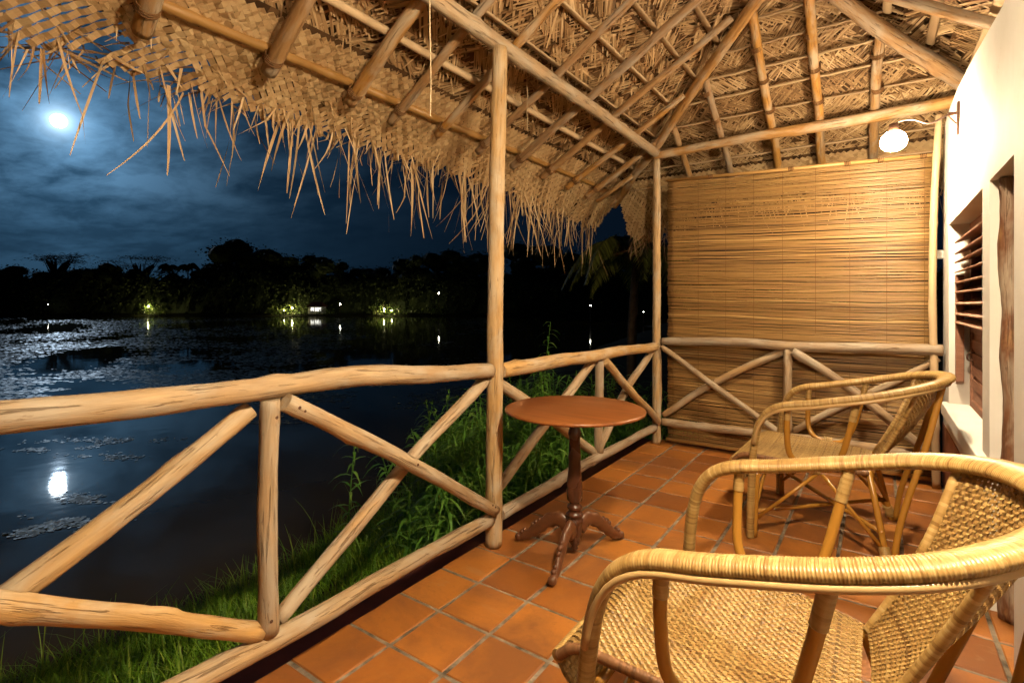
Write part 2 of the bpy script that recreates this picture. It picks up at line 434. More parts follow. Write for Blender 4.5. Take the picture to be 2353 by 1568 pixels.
M['far_lamp'] = m_emit('garden_lamp_glow', (1.0, .86, .42), 1100)
M['far_lamp_white'] = m_emit('white_lamp_glow', (1.0, .92, .70), 85)
M['lit_window'] = m_emit('lit_window_glow', (1.0, .98, .86), 1.6)
#@@SETTING
# ================================================================== SETTING
FZ = -1.2                                   # water level, floor is 0
def shore_x(y):                             # x of the near waterline
    pts = [(-30, -5.0), (-8, -3.7), (-3.6, -2.85), (-2, -2.62), (-.2, -3.15), (1.4, -4.2), (6, -6.6), (14, -9), (40, -15), (90, -25)]
    for (a, xa), (b, xb) in zip(pts, pts[1:]):
        if y <= b: return xa + (xb - xa) * max(0, (y - a) / (b - a))
    return pts[-1][1]
def ground_z(x, y):
    xs = shore_x(y); top = -0.55
    x0 = -1.0 if y < 1 else max(-1.0 - (y - 1) * .7, xs + 2.0)
    u = (x0 - x) / max(.5, x0 - xs)
    if u <= 0: z = top
    elif u <= 1: z = top + (FZ - top) * (u ** 1.15)
    else: z = FZ - min(1.2, (u - 1) * .5)
    return z + .05 * noise.noise(V((x * .9, y * .9, 1.7))) + .02 * noise.noise(V((x * 4, y * 4, 0)))
mb = MB()
gx = [-160, -100, -60, -40, -25, -16] + [-12 + .4 * i for i in range(31)] + [1, 3, 6, 12, 25, 60]
gy = [-40, -20, -12] + [-8 + .4 * i for i in range(41)] + [9, 10.5, 12, 15, 20, 28, 38, 50, 70, 100]
for y in gy:
    for x in gx: mb.v.append((x, y, ground_z(x, y)))
nx = len(gx)
for j in range(len(gy) - 1):
    for i in range(nx - 1):
        a = j * nx + i; mb.face([a, a + 1, a + 1 + nx, a + nx])
tag(mb.build('ground', M['soil'], None, True), 'dark grassy bank sloping from the veranda down to the lake', 'ground', kind='structure')

mb = MB(); mb.poly([(-900, -900, FZ), (900, -900, FZ), (900, 900, FZ), (-900, 900, FZ)])
tag(mb.build('lake_water', M['water']), 'dark still lake reflecting the moon', 'lake', kind='structure')
mb = MB()
xs_ = [-700, -300] + [-160 + 8 * i for i in range(36)] + [250, 420, 800]
rows = [(0, -.4), (1.2, .12), (4, .35), (14, .7), (60, 1.5), (600, 2)]
def far_edge(X): return 93 + 2.2 * noise.noise(V((X * .05, 3, 1))) - (max(0, X + 6) * .42 if X < 120 else 50)
for (dz, z) in rows:
    for X in xs_:
        p = far(X, far_edge(X) + dz, FZ + z); mb.v.append(tuple(p))
for j in range(len(rows) - 1):
    for i in range(len(xs_) - 1):
        a = j * len(xs_) + i; mb.face([a, a + 1, a + 1 + len(xs_), a + len(xs_)])
M['dark_soil'] = mat_plain('far_bank_soil', (.012, .014, .006), .95, .05)
tag(mb.build('far_bank', M['dark_soil'], None, True), 'low dark bank across the lake', 'bank', kind='structure')

# ---- tiled veranda floor
mb = MB(); fl = MB()
TS = .26; OX = .1412 - 2 * TS; OY = -3.2094 - 14 * TS
FX0, FX1, FY0, FY1 = -.085, 2.19, -6.6, .16
fl.box((FX0, FY0, -.40), (FX1 + .3, FY1, -.006), 0)
rt = random.Random(4)
for i in range(12):
    for j in range(30):
        x0 = max(OX + i * TS + .0068, FX0); x1 = min(OX + (i + 1) * TS - .0068, FX1)
        y0 = max(OY + j * TS + .0068, FY0); y1 = min(OY + (j + 1) * TS - .0068, FY1)
        if x1 - x0 < .02 or y1 - y0 < .02: continue
        r = rt.random(); z = -.0005 - rt.random() * .002; tx = rt.uniform(-.002, .002); ty = rt.uniform(-.002, .002); e = .005
        def zz(x, y): return z + tx * (x - x0) / TS + ty * (y - y0) / TS
        jt = [rt.uniform(-.0015, .0015) for _ in range(8)]
        o = [(x0 + jt[0], y0 + jt[1]), (x1 + jt[2], y0 + jt[3]), (x1 + jt[4], y1 + jt[5]), (x0 + jt[6], y1 + jt[7])]
        ii = [(x0 + e, y0 + e), (x1 - e, y0 + e), (x1 - e, y1 - e), (x0 + e, y1 - e)]
        b = len(mb.v)
        mb.v += [(x, y, -.0075) for x, y in o] + [(x, y, zz(x, y)) for x, y in ii]
        mb.face([b + 4, b + 5, b + 6, b + 7], None, r)
        for k in range(4): mb.face([b + k, b + (k + 1) % 4, b + 4 + (k + 1) % 4, b + 4 + k], None, r)
floor = fl.build('floor', M['grout']); tag(floor, 'terracotta tiled veranda floor with grey joints', 'floor', kind='structure')
mb.build('tile_surface', M['tile'], floor)
M['maroon'] = mat_plain('dark_maroon_edge', (.055, .016, .014), .6, .3, 0, .3, 9)  # dark maroon strip along the lake edge of the tiles
mb = MB(); mb.box((-.30, FY0, -.40), (FX0 - .0005, FY1, -.016)); mb.build('edge_strip', M['maroon'], floor)

# ================================================================== HOUSE WALL
WX = 1.973; WT = .22
house = empty('house', (WX, -2, 0), 'white plastered house wall with a louvred window, right of the chairs', 'house')
def inh(o, p):                              # parent, keeping world coordinates as built
    o.parent = p; o.matrix_parent_inverse = Matrix.Translation(p.location).inverted() if p.parent is None else Matrix.Identity(4)
    return o
W0, W1, S0 = -1.49, -.20, .60               # window: y range and sill height
WT0, WT1 = 1.74, 1.74
D0, D1, DT = -2.15, -1.665, 1.745           # door recess
mb = MB(); x0, x1 = WX, WX + WT
def prof(y): # top edge of the wall
    P = [(-7, 2.2), (-3, 2.32), (-1.91, 2.357), (-1.29, 2.43), (-.65, 2.488), (-.1, 2.50), (.06, 2.46), (.13, 2.38), (.16, 2.26)]
    for (a, za), (b, zb) in zip(P, P[1:]):
        if y <= b: return za + (zb - za) * (y - a) / (b - a)
    return P[-1][1]
mb.box((x0, W1, 0), (x1, .16, 1.74))                 # end pier
mb.box((x0, W0, 0), (x1, W1, S0))                    # under the window
mb.box((x0, D1, 0), (x1, W0, 1.74))                  # pier between window and door
mb.box((x0, -7, 0), (x1, D0, 1.74))                  # towards and behind the viewer
ys = [-7, -5, -4, -3, -2.5, -1.91, -1.6, -1.29, -.9, -.65, -.4, -.2, -.1, -.02, .06, .1, .13, .15, .16]
for a, b in zip(ys, ys[1:]):
    za, zb = prof(a), prof(b); r_ = .03
    mb.poly([(x0, b, 1.74), (x0, a, 1.74), (x0, a, za - r_), (x0, b, zb - r_)])
    mb.poly([(x0, b, zb - r_), (x0, a, za - r_), (x0 + r_, a, za), (x0 + r_, b, zb)])
    mb.poly([(x0 + r_, b, zb), (x0 + r_, a, za), (x1, a, za), (x1, b, zb)])
    mb.poly([(x1, a, 1.74), (x1, b, 1.74), (x1, b, zb), (x1, a, za)])
mb.poly([(x0, .16, 1.74), (x0, .16, 2.23), (x1, .16, 2.26), (x1, .16, 1.74)])
mb.poly([(x0, D0, 1.74), (x0, D1, 1.74), (x1, D1, 1.74), (x1, D0, 1.74)][::-1])
mb.poly([(x0, W0, 1.74), (x0, W1, 1.74), (x1, W1, 1.74), (x1, W0, 1.74)][::-1])
inh(mb.build('wall', M['plaster']), house)
mb = MB(); mb.box((WX - .006, -2.62, 0), (WX - .0005, -2.162, 2.15)); inh(mb.build('pilaster', M['plaster'], bevel=.002), house)
mb = MB(); mb.box((WX - .004, D1 + .004, .002), (WX - .0004, .157, .42)); inh(mb.build('painted_base', M['dado']), house)
# room behind the openings
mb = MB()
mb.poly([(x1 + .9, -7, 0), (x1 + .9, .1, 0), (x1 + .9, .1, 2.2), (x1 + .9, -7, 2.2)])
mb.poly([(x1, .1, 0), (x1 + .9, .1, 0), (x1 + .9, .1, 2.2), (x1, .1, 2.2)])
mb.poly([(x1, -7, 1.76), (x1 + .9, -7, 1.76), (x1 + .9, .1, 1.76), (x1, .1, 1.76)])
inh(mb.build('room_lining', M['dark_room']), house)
# window
win = inh(empty('window', (0, 0, 0)), house); win.matrix_parent_inverse = Matrix.Translation(house.location).inverted()
fx = WX + .10
mb = MB(); fr = .045
mb.box((fx, W0 + .001, S0 + .001), (fx + .05, W0 + fr, 1.739)); mb.box((fx, W1 - fr, S0 + .001), (fx + .05, W1 - .001, 1.739))
mb.box((fx + .001, W0 + fr, 1.739 - fr), (fx + .05, W1 - fr, 1.739)); mb.box((fx + .001, W0 + fr, S0 + .001), (fx + .05, W1 - fr, S0 + fr))
mb.box((fx + .001, W0 + fr, 1.06), (fx + .05, W1 - fr, 1.11)); mb.box((fx - .004, -.87, S0 + fr), (fx + .048, -.82, 1.06))
mb.build('window_frame', M['shutter'], win, bevel=.004)
for k in range(9):
    z = 1.655 - k * .063; tl = .020 + .004 * math.sin(k * 2.1)
    mb = MB(); mb.bar((fx - .028, W0 + .02, z - tl), (fx - .028, W1 - .05, z - tl + .004 * math.sin(k * 5)), .105, .010, (-.35, 0, 1))
    mb.build('louvre_slat', M['slatwood'], win, bevel=.003)
for (a, b) in ((W0 + fr, -.87), (-.82, W1 - fr)):
    mb = MB(); mb.box((fx + .012, a + .003, S0 + fr + .003), (fx + .036, b - .003, 1.057))
    p_ = mb.build('shutter_panel', M['shutter'], win)
    q = MB()
    for zz_ in (.72, .80, .88, .96): q.box((fx + .004, a + .01, zz_), (fx + .0115, b - .01, zz_ + .06))
    q.build('shutter_board', M['shutter'], p_, bevel=.003)
mb = MB(); mb.tube(catmull([(fx - .003, -.44, .95), (fx - .03, -.44, .945), (fx - .035, -.44, .91), (fx - .012, -.44, .90)], 5), .005, 6); mb.build('latch_hook', M['iron'], win, True)
mb = MB(); mb.box((WX - .034, W0 - .13, S0 - .075), (fx - .001, W1 - .001, S0 + .006)); mb.box((WX - .034, W1 - .001, S0 - .075), (WX - .0005, W1 + .06, S0 + .006)); mb.build('window_sill', M['plaster'], win, bevel=.008)
mb = MB(); mb.box((WX + .03, W1 - .05, .75), (WX + .07, W1 - .002, 1.42)); mb.build('side_batten', M['shutter'], win, bevel=.004)
# door recess
door = inh(empty('doorway', (0, 0, 0)), house); door.matrix_parent_inverse = Matrix.Translation(house.location).inverted()
log([(WX + .052, D1 - .055, 0.003), (WX + .058, D1 - .048, .9), (WX + .050, D1 - .056, 1.735)], .036, .033, .008, 12, lump=.3).build('door_post', M['dark_log'], door, True)
mb = MB(); mb.box((WX + .16, D0 + .002, .003), (WX + .20, D1 - .002, 1.738)); mb.build('door_leaf', M['shutter'], door)
mb = MB(); mb.box((WX + .105, D1 - .055, .003), (WX + .158, D1 - .002, 1.738)); mb.build('door_jamb', M['wire'], door)
mb = MB(); mb.box((WX - .05, .085, 1.545), (WX - .001, .135, 1.605)); tag(mb.build('junction_box', M['plastic'], bevel=.006), 'small white electric box on the far end of the house wall', 'electric box')

# ================================================================== ROOF
PZ, PM = 2.64, .485                         # rafter plane: z = PZ + PM * (distance inside the beam)
AX = 1.19; RZ = PZ + PM * AX
HS = -.63                                   # slope of the house side
roof = empty('thatched_roof', (0, 0, 2.57), 'hipped roof of plaited palm thatch with ragged eaves over the veranda', 'thatched roof')
def rp(o): return inh(o, roof)
rb = random.Random(11)
def lake(a, y, h=0): return V((a - h * .436, y, PZ + PM * a + h * .9))
def endp(x, a, h=0): return V((x, -a + h * .436, PZ + PM * a + h * .9))
def housep(x, y, h=0): return V((x + h * .53, y, RZ + HS * (x - AX) + h * .85))
def bamboo(P, r, nodes=.32, seg=8):
    pts = resample([V(p) for p in P], .04); n = len(pts); off = rb.random() * .3
    _seed[0] += 1; sd = _seed[0] * 3.1
    for i in range(n):
        o = noise.noise_vector(V((i * .05 + sd, 0, sd))) * .008 * min(1, 4 * i / n, 4 * (n - 1 - i) / n + .01); pts[i] = pts[i] + o
    def shp(i, th):
        q = ((i * .04 + off) % nodes)
        return (1.13 if q < .02 else 1.0) + .03 * math.sin(i * .7)
    mb = MB(); mb.tube(pts, [r * (1 - .12 * i / n) for i in range(n)], seg, True, rb.random(), shp, sd); return mb
def lash(p, d, r):                          # coir lashing round a pole at p
    mb = MB(); d = V(d).normalized(); a = d.orthogonal().normalized(); c = d.cross(a); pts = []
    for k in range(40):
        th = k / 39 * 2 * math.pi * 3.5; pts.append(V(p) + a * math.cos(th) * r + c * math.sin(th) * r + d * (k / 39 - .5) * .035)
    mb.tube(pts, .0035, 4, False); return mb
# rafters, lake side (poles) with lashings at the eave pole
LR = [-5.1, -4.65, -4.2, -3.78, -3.33, -2.89, -2.56, -2.2, -1.76, -1.33, -.905, -.45, -.06]
for k, y in enumerate(LR):
    top = min(AX, max(.12, -y - .06)) if y > -1.25 else AX
    ex = (-.69 - .05 * rb.random(), y + .12 + rb.uniform(-.03, .03))
    r = rb.uniform(.024, .030); r = .034 if k in (3, 4, 5) else r
    p0 = lake(ex[0], ex[1], 0); p1 = lake(top, y - top * .12, 0)
    f = log([p0, p0.lerp(p1, .5), p1], r * 1.1, r * .92, .010, 10, lump=.06)
    o = rp(f.build('rafter', M['rafter'], None, True))
    inh2 = lash(lake(-.62, ex[1] - .02, 0), p1 - p0, r * 1.2).build('lashing', M['lash'], None, True); inh2.parent = o
for k, y in enumerate([-.62, -.28]):        # jack rafters outside the corner on the lake side
    pass
for yy, a0 in ((.32, -.36), (.62, -.66)):
    p0 = lake(-.74, yy + .02, 0); p1 = lake(a0 + .02, yy - .02, 0)
    if (p1 - p0).length > .1: rp(log([p0, p1], .026, .024, .004, 10).build('rafter', M['rafter'], None, True))
# hips
rp(log([endp(-.72, -.72, -.01), V((0, 0, PZ - .005)), endp(.6, .6, -.005), endp(AX, AX, 0)], .036, .040, .012, 12).build('hip_rafter', M['rafter'], None, True))
rp(log([V((2.32, .30, 2.49)), V((2.051, -.065, 2.672)), V((1.568, -.661, 2.961)), V((AX, -AX, RZ))], .056, .045, .012, 12).build('hip_rafter', M['rafter'], None, True))
# end-slope rafters
for (x, ty) in ((.18, .16), (.535, .55), (.93, 1.0), (1.25, 1.12), (1.60, .60)):
    ty = min(ty, x if x < AX else (AX + (AX - x) * 1.3))
    p0 = endp(x - .03, -.62 - .08 * rb.random(), 0); p1 = endp(x + .02, ty + .0, 0)
    r = rb.uniform(.027, .034)
    o = rp(log([p0, p0.lerp(p1, .5), p1], r, r * .95, .012, 10, lump=.1).build('rafter', M['rafter'], None, True))
    for a in (.15, .42, .68):
        if a < ty: 
            q = lash(endp(x, a, 0), p1 - p0, r * 1.1).build('lashing', M['lash'], None, True); q.parent = o
# house-side rafters
for y in (-1.0, -1.62, -2.25, -2.9, -3.55, -4.2):
    rp(log([housep(AX, y, 0), housep(2.35, y + .04, 0)], .034, .032, .012, 10).build('rafter', M['rafter'], None, True))
rp(log([(AX, -AX + .05, RZ + .04), (AX, -3.5, RZ + .02), (AX, -6.2, RZ + .04)], .05, .05, .02, 12).build('ridge_pole', M['beam'], None, True))
# beams on the posts
rp(log([(.0, .06, 2.562), (-.005, -1.2, 2.575), (.01, -2.36, 2.572), (0, -4.0, 2.585), (0, -6.2, 2.58)], .040, .046, .012, 14, lump=.08).build('eave_beam', M['beam'], None, True))
rp(log([(-.04, 0.0, 2.545), (.9, .0, 2.565), (2.2, 0.0, 2.585)], .036, .048, .012, 14, lump=.1).build('end_beam', M['rafter'], None, True))
# purlins / battens above the rafters
HB = .052
rp(bamboo([lake(-.62, -6.2, HB), lake(-.62, .50, HB)], .025).build('eave_purlin', M['bamboo'], None, True))
for a in (-.30, .02, .27, .50, .72, .94):
    y1 = .25 if a < 0 else -a
    if a < 0: rp(bamboo([lake(a, -6.2, HB), lake(a, y1, HB)], .022, .4).build('purlin', M['batten'], None, True))
    else:
        mb = MB(); n = 24; P = [lake(a, -6.2 + (y1 + 6.2) * i / n, HB + .004 * math.sin(i * 1.7 + a * 9)) for i in range(n + 1)]
        mb.tube(P, (.009, .029), 8, True, rb.random(), up=(.436, 0, .9)); rp(mb.build('purlin', M['batten'], None, True))
for a in (-.58, -.34, -.12, .10, .30, .48, .66, .84, 1.0):
    xa = a if a > 0 else a; xb = AX + (AX - a) * .82 if a > -.1 else 2.3
    mb = MB(); P = [endp(xa + (xb - xa) * i / 14, a, HB + .004 * math.sin(i * 2.3 + a * 9)) for i in range(15)]
    mb.tube(P, (.009, .026), 8, True, rb.random(), up=(0, -.436, .9)); rp(mb.build('purlin', M['batten'], None, True))
for x in (1.4, 1.62, 1.84, 2.06, 2.28):
    yt = -AX + (x - AX) * 1.25
    mb = MB(); P = [housep(x, -6 + (yt + 6) * i / 14, HB) for i in range(15)]
    mb.tube(P, (.010, .026), 8, True, rb.random(), up=(.53, 0, .85)); rp(mb.build('purlin', M['batten'], None, True))

# thatch: courses of plaited palm leaf seen from below
th = MB(); bk = MB(); rl = random.Random(21)
def strip(mb, p, q, nrm, w0, w1, sag=.0, n=2, r=None, tw=0.0):
    d = (q - p); L = d.length; d.normalize(); sdv = d.cross(nrm).normalized(); pts = []; sides = []
    for i in range(n + 1):
        u = i / n; pts.append(p + d * (L * u) - nrm * (sag * math.sin(u * 3.1) + 0)); w_ = w0 + (w1 - w0) * u
        a = tw * u; sides.append((sdv * math.cos(a) + nrm * math.sin(a)) * (w_ / 2))
    mb.ribbon(pts, sides, rl.random() if r is None else r)
def course(S, s0, s1, a, nrm, along, up, wid):
    """one lapped course: S(s, a, h) gives a point; lower edge hangs inward"""
    n = max(2, int((s1 - s0) / .12)); b = len(bk.v); rr = rl.random()
    for i in range(n + 1):
        s = s0 + (s1 - s0) * i / n; j = .006 * noise.noise(V((s * 4, a * 9, 2)))
        bk.v.append(tuple(S(s, a - .02 + 2 * j, HB + .045 + j))); bk.v.append(tuple(S(s, a + wid, HB + .085)))
    for i in range(n): bk.face([b + 2 * i, b + 2 * i + 2, b + 2 * i + 3, b + 2 * i + 1], [(s0 + i, 0), (s0 + i + 1, 0), (s0 + i + 1, .2), (s0 + i, .2)], .3 + .5 * rl.random())
    s = s0; blk = rl.choice((-1, 1)); ban = R(rl.uniform(42, 60)); nxt = s0 + rl.uniform(.1, .4); tone = rl.gauss(.5, .1)
    while s < s1:
        s += rl.uniform(.0085, .0125)
        if s > nxt: blk = -blk; ban = R(rl.uniform(40, 64)); nxt = s + rl.uniform(.12, .5); tone = rl.gauss(.5, .12)
        loose = rl.random()
        L = rl.uniform(.17, .24) if loose < .85 else rl.uniform(.10, .30)
        an = blk * (ban + rl.gauss(0, .07 if loose < .85 else .35)); w_ = rl.uniform(.011, .017)
        a0 = a + wid * rl.uniform(.30, .55); ds = math.sin(an) * L; da = math.cos(an) * L
        if not (s0 - .05 < s + ds * .5 < s1 + .05) or not (s0 - .05 < s - ds * .5 < s1 + .05): continue
        h = HB + .030 + rl.uniform(0, .010)
        p = S(s - ds * .5, a0 + da * .5, h + .022); q = S(s + ds * .5, a0 - da * .5, h - (.012 if loose < .85 else rl.uniform(0, .03)))
        strip(th, p, q, nrm, w_, w_ * .5, rl.uniform(-.003, .006), 2, min(1, max(0, tone + rl.gauss(0, .17))), rl.uniform(-.35, .35))
        if rl.random() < .25:                    # a leaflet woven across
            an2 = -an; L2 = L * rl.uniform(.5, .9); ds = math.sin(an2) * L2; da = math.cos(an2) * L2
            if s0 < s + abs(ds) and s + abs(ds) < s1 and s - abs(ds) > s0:
                strip(th, S(s - ds * .5, a0 + da * .5, h + .012), S(s + ds * .5, a0 - da * .5, h - .006), nrm, w_, w_ * .6, .004, 2, min(1, max(0, tone + rl.gauss(0, .2))), 0)
nl = V((.436, 0, -.9)); ne = V((0, -.436, -.9)); nh = V((-.53, 0, -.85))
a = -.60
while a < AX + .05:
    y1 = -a if a > 0 else -a * 1.0
    course(lambda s, aa, h: lake(aa, s, h), -6.1, min(y1, .62), a, nl, None, None, .15); a += .118
a = -.62
while a < AX:
    xa = a; xb = 2.5 if a < -.1 else AX + (AX - a) * .85
    course(endp, max(xa, -.62), xb, a, ne, None, None, .14); a += .105
x = AX + .03
while x < 2.6:
    course(lambda s, xx, h: housep(xx, s, h), -6.0, -AX + (x - AX) * 1.25, x, nh, None, None, .14); x += .12
# closed outer skin so that no sky shows through the body of the roof
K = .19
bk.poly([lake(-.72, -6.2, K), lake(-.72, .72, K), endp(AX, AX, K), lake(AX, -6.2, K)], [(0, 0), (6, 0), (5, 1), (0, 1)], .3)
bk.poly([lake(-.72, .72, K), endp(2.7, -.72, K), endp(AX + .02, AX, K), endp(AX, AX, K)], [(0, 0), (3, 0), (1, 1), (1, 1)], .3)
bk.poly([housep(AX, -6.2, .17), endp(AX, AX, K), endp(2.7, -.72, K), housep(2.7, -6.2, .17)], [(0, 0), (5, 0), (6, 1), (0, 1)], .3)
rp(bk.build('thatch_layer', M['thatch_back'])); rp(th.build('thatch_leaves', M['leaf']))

# woven mats of the overhang, beyond the eave pole, drooping to a ragged hem
wm = MB(); wb = MB()
def hemmat(f, s0, s1, sgn=1):
    """f(s, u) -> point, u 0 at the eave pole, 1 at the hem; strips woven both ways"""
    q = .030; Lw = .46
    def P(s, v): return f(s, v / Lw)
    def N(s, v):
        e = .01; n_ = (P(s + e, v) - P(s - e, v)).cross(P(s, v + e) - P(s, v - e)); n_.normalize(); return n_
    for fam in (0, 1):
        k0 = int((s0 - Lw) / (q * 1.414)) - 1; k1 = int((s1 + Lw) / (q * 1.414)) + 1
        for k in range(k0, k1):
            c0 = k * q * 1.414; pts = []; sides = []; v = -.03; rr = min(1, max(0, rl.gauss(.5, .22))); stop = Lw * rl.uniform(.93, 1.04) if rl.random() < .85 else Lw * rl.uniform(.5, .9)
            if c0 < -3.55: stop *= max(.45, 1 - (-3.55 - c0) * .9 * rl.uniform(.5, 1))
            if rl.random() < .035: continue
            ww = rl.uniform(.0250, .0298)
            while v < stop:
                s = c0 + (v if fam == 0 else -v)
                if s0 - .02 <= s <= s1 + .02:
                    other = (s + v) / (q * 1.414) if fam == 0 else (s - v) / (q * 1.414)
                    hgt = .0035 * math.cos(math.pi * (other + k * .5)) * (1 if fam == 0 else 1) + .0006 * fam
                    n_ = N(s, v); p = P(s, v) + n_ * hgt
                    ds = P(s + .01, v + (.01 if fam == 0 else -.01)) - P(s, v); ds = ds.normalized(); sd_ = ds.cross(n_).normalized()
                    pts.append(p); sides.append(sd_ * ww / 2)
                v += .0125
            if len(pts) > 3: wm.ribbon(pts, sides, rr)
def lake_hem(s, u):
    x = -.52 - .40 * u; wv = .035 * noise.noise(V((s * 1.3, 0, 1))) + .02 * noise.noise(V((s * 3.7, 0, 4)))
    cu = .30 if s > .5 else 0
    end = max(0, s - .25)
    return V((x - .05 * u * u + wv * u + .10 * end * u, s + .0, PZ + PM * x + .065 - (.05 + wv) * u * u - .10 * max(0, u - .7) ** 1.3 - .16 * end * u - .13 * min(1, max(0, (s + 1.5) / 1.6)) * max(0, u - .15) ** 1.2))
def end_hem(s, u):
    y = .52 + .40 * u; wv = .035 * noise.noise(V((s * 1.3, 9, 1)))
    return V((s, y + wv * u, PZ - PM * y + .065 - (.06 + wv) * u * u - .1 * max(0, u - .7) - .24 * max(0, min(1, (.15 - s) / .5)) * max(0, u) ** 1.3))
hemmat(lake_hem, -6.1, .66); hemmat(end_hem, -.62, 2.4)
def backing(f, s0, s1, off):
    n = 110; b = len(wb.v)
    for i in range(n + 1):
        for u in (-.1, .3, .6, .86 if f is end_hem or -3.4 < s0 + (s1 - s0) * i / n else .5):
            p = f(s0 + (s1 - s0) * i / n, u); wb.v.append((p.x + off[0], p.y + off[1], p.z + off[2]))
    for i in range(n):
        for j in range(3): wb.face([b + 4 * i + j, b + 4 * i + j + 1, b + 4 * i + j + 5, b + 4 * i + j + 4], None, rl.random())
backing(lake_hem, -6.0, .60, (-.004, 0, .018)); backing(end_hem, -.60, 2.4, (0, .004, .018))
# second, rougher layer on top, with leaf ends that show along the hem
for (f, s0, s1, back, out) in ((lake_hem, -6.0, .6, V((0, 0, 1)), V((-1, 0, 0))), (end_hem, -.5, 2.4, V((0, 0, 1)), V((0, 1, 0)))):
    s = s0
    while s < s1:
        s += rl.uniform(.006, .016)
        p = f(s, rl.uniform(.55, 1.0)) + V((0, 0, rl.uniform(.0, .03))); al = V((0, 1, 0)) if out.x else V((1, 0, 0))
        d = (out * rl.uniform(.15, .8) + al * rl.gauss(0, .9) + V((0, 0, -rl.uniform(.1, .7)))).normalized()
        strip(wm, p, p + d * rl.uniform(.06, .2), V((.3, -.3, -.9)), rl.uniform(.006, .015), .004, .01, 3, min(1, max(0, rl.gauss(.42, .22))), rl.uniform(-1.5, 1.5))
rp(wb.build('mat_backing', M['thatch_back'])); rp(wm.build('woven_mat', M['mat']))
# fringe of torn leaf ends hanging from the hem
fr_ = MB()
def hang(p, L, w_, lean=(0, 0), curl=0.0, r=None, n=7):
    d = V((lean[0], lean[1], -1)).normalized(); a0 = rl.uniform(0, 6.3); pts = []; sides = []; tw = rl.uniform(-2, 2)
    cx_, cy_ = math.cos(a0) * curl, math.sin(a0) * curl
    kink = rl.choice((0, 0, 0, 1)); ki = rl.uniform(.3, .8); kx, ky = rl.gauss(0, .12), rl.gauss(0, .12)
    for i in range(n + 1):
        u = i / n; o = V((cx_, cy_, 0)) * (u * u * L)
        if kink and u > ki: o += V((kx, ky, 0)) * (u - ki)
        pts.append(p + d * (L * u) + o); an = a0 + tw * u
        sides.append(V((math.cos(an), math.sin(an), 0)) * (w_ * (1 - .7 * u ** 3) / 2))
    fr_.ribbon(pts, sides, min(1, max(0, rl.gauss(.72, .2))) if r is None else r)
s = -6.0
while s < .6:
    s += rl.uniform(.003, .0115); dens = .5 + .5 * noise.noise(V((s * 3.1, 0, 7)))
    if s < -2.95: dens *= .55
    if rl.random() > .12 + .95 * dens * (.75 + .6 * noise.noise(V((s * 7.3, 2, 1)))): continue
    L = rl.uniform(.05, .2) if rl.random() < .45 else rl.uniform(.2, .62) * (.45 + dens)
    p = lake_hem(s, rl.uniform(.86, 1.02)) + V((0, 0, .01))
    hang(p, L, rl.uniform(.006, .0135), (rl.gauss(-.05, .18), rl.gauss(0, .22)), rl.gauss(0, .16))
s = -.62
while s < 2.3:
    s += rl.uniform(.005, .016)
    L = rl.uniform(.04, .14) if rl.random() < .7 else rl.uniform(.14, .3)
    hang(end_hem(s, rl.uniform(.86, 1.02)), L, rl.uniform(.005, .012), (rl.gauss(0, .25), rl.gauss(.05, .2)), rl.gauss(0, .5))
for (y, L, w_, lx, ly) in ((-3.93, .21, .026, .02, -.02), (-3.925, .20, .012, 0, .05), (-3.57, .30, .016, 0, -.03), (-3.50, .40, .017, .02, .03), (-3.42, .2, .010, 0, .12), (-3.63, .19, .011, 0, .1),
                           (-3.30, .22, .014, 0, -.05), (-2.98, .42, .015, 0, -.35), (-2.9, .38, .016, 0, -.1), (-2.8, .36, .015, 0, .12), (-2.5, .36, .016, 0, .06), (-2.3, .35, .015, 0, -.1), (-1.9, .36, .014, 0, .05), (-1.72, .38, .014, .05, -.16), (-1.55, .5, .017, .04, .02), (-1.5, .48, .015, .02, -.03), (-2.05, .5, .02, .02, .03), (-1.98, .5, .016, 0, -.02), (-1.25, .42, .013, 0, .12), (-1.15, .45, .013, 0, .2), (-1.2, .34, .012, 0, -.15), (-.9, .4, .014, 0, .1), (-.45, .42, .016, 0, .06), (.15, .3, .014, 0, -.05), (.55, .3, .012, 0, .0), (-.2, .36, .012, 0, .05), (.4, .3, .012, 0, 0)):
    hang(lake_hem(y, .97), L, w_, (lx, ly), .05, .72, 9)
for k in range(46):                          # stray midribs and leaves sticking out at the near end of the eave
    y = rl.uniform(-4.3, -3.1); p = lake_hem(y, rl.uniform(.75, 1)); al = rl.gauss(0, 1)
    d = V((-rl.uniform(.1, .9), al, -rl.uniform(-.1, .6))).normalized()
    strip(fr_, p, p + d * rl.uniform(.1, .3), V((.4, .3, -.85)), rl.uniform(.006, .016), .004, rl.uniform(-.02, .03), 4, None, rl.uniform(-1, 1))
for k in range(70):                          # torn bunch at the corner
    s = rl.uniform(-.62, .10); p = end_hem(s, rl.uniform(.7, 1.0))
    hang(p, rl.uniform(.08, .26), rl.uniform(.008, .022), (rl.gauss(.0, .35), rl.gauss(.1, .25)), rl.gauss(0, .8), rl.uniform(.2, .6))
f_ = rp(fr_.build('eave_fringe', M['leaf']))

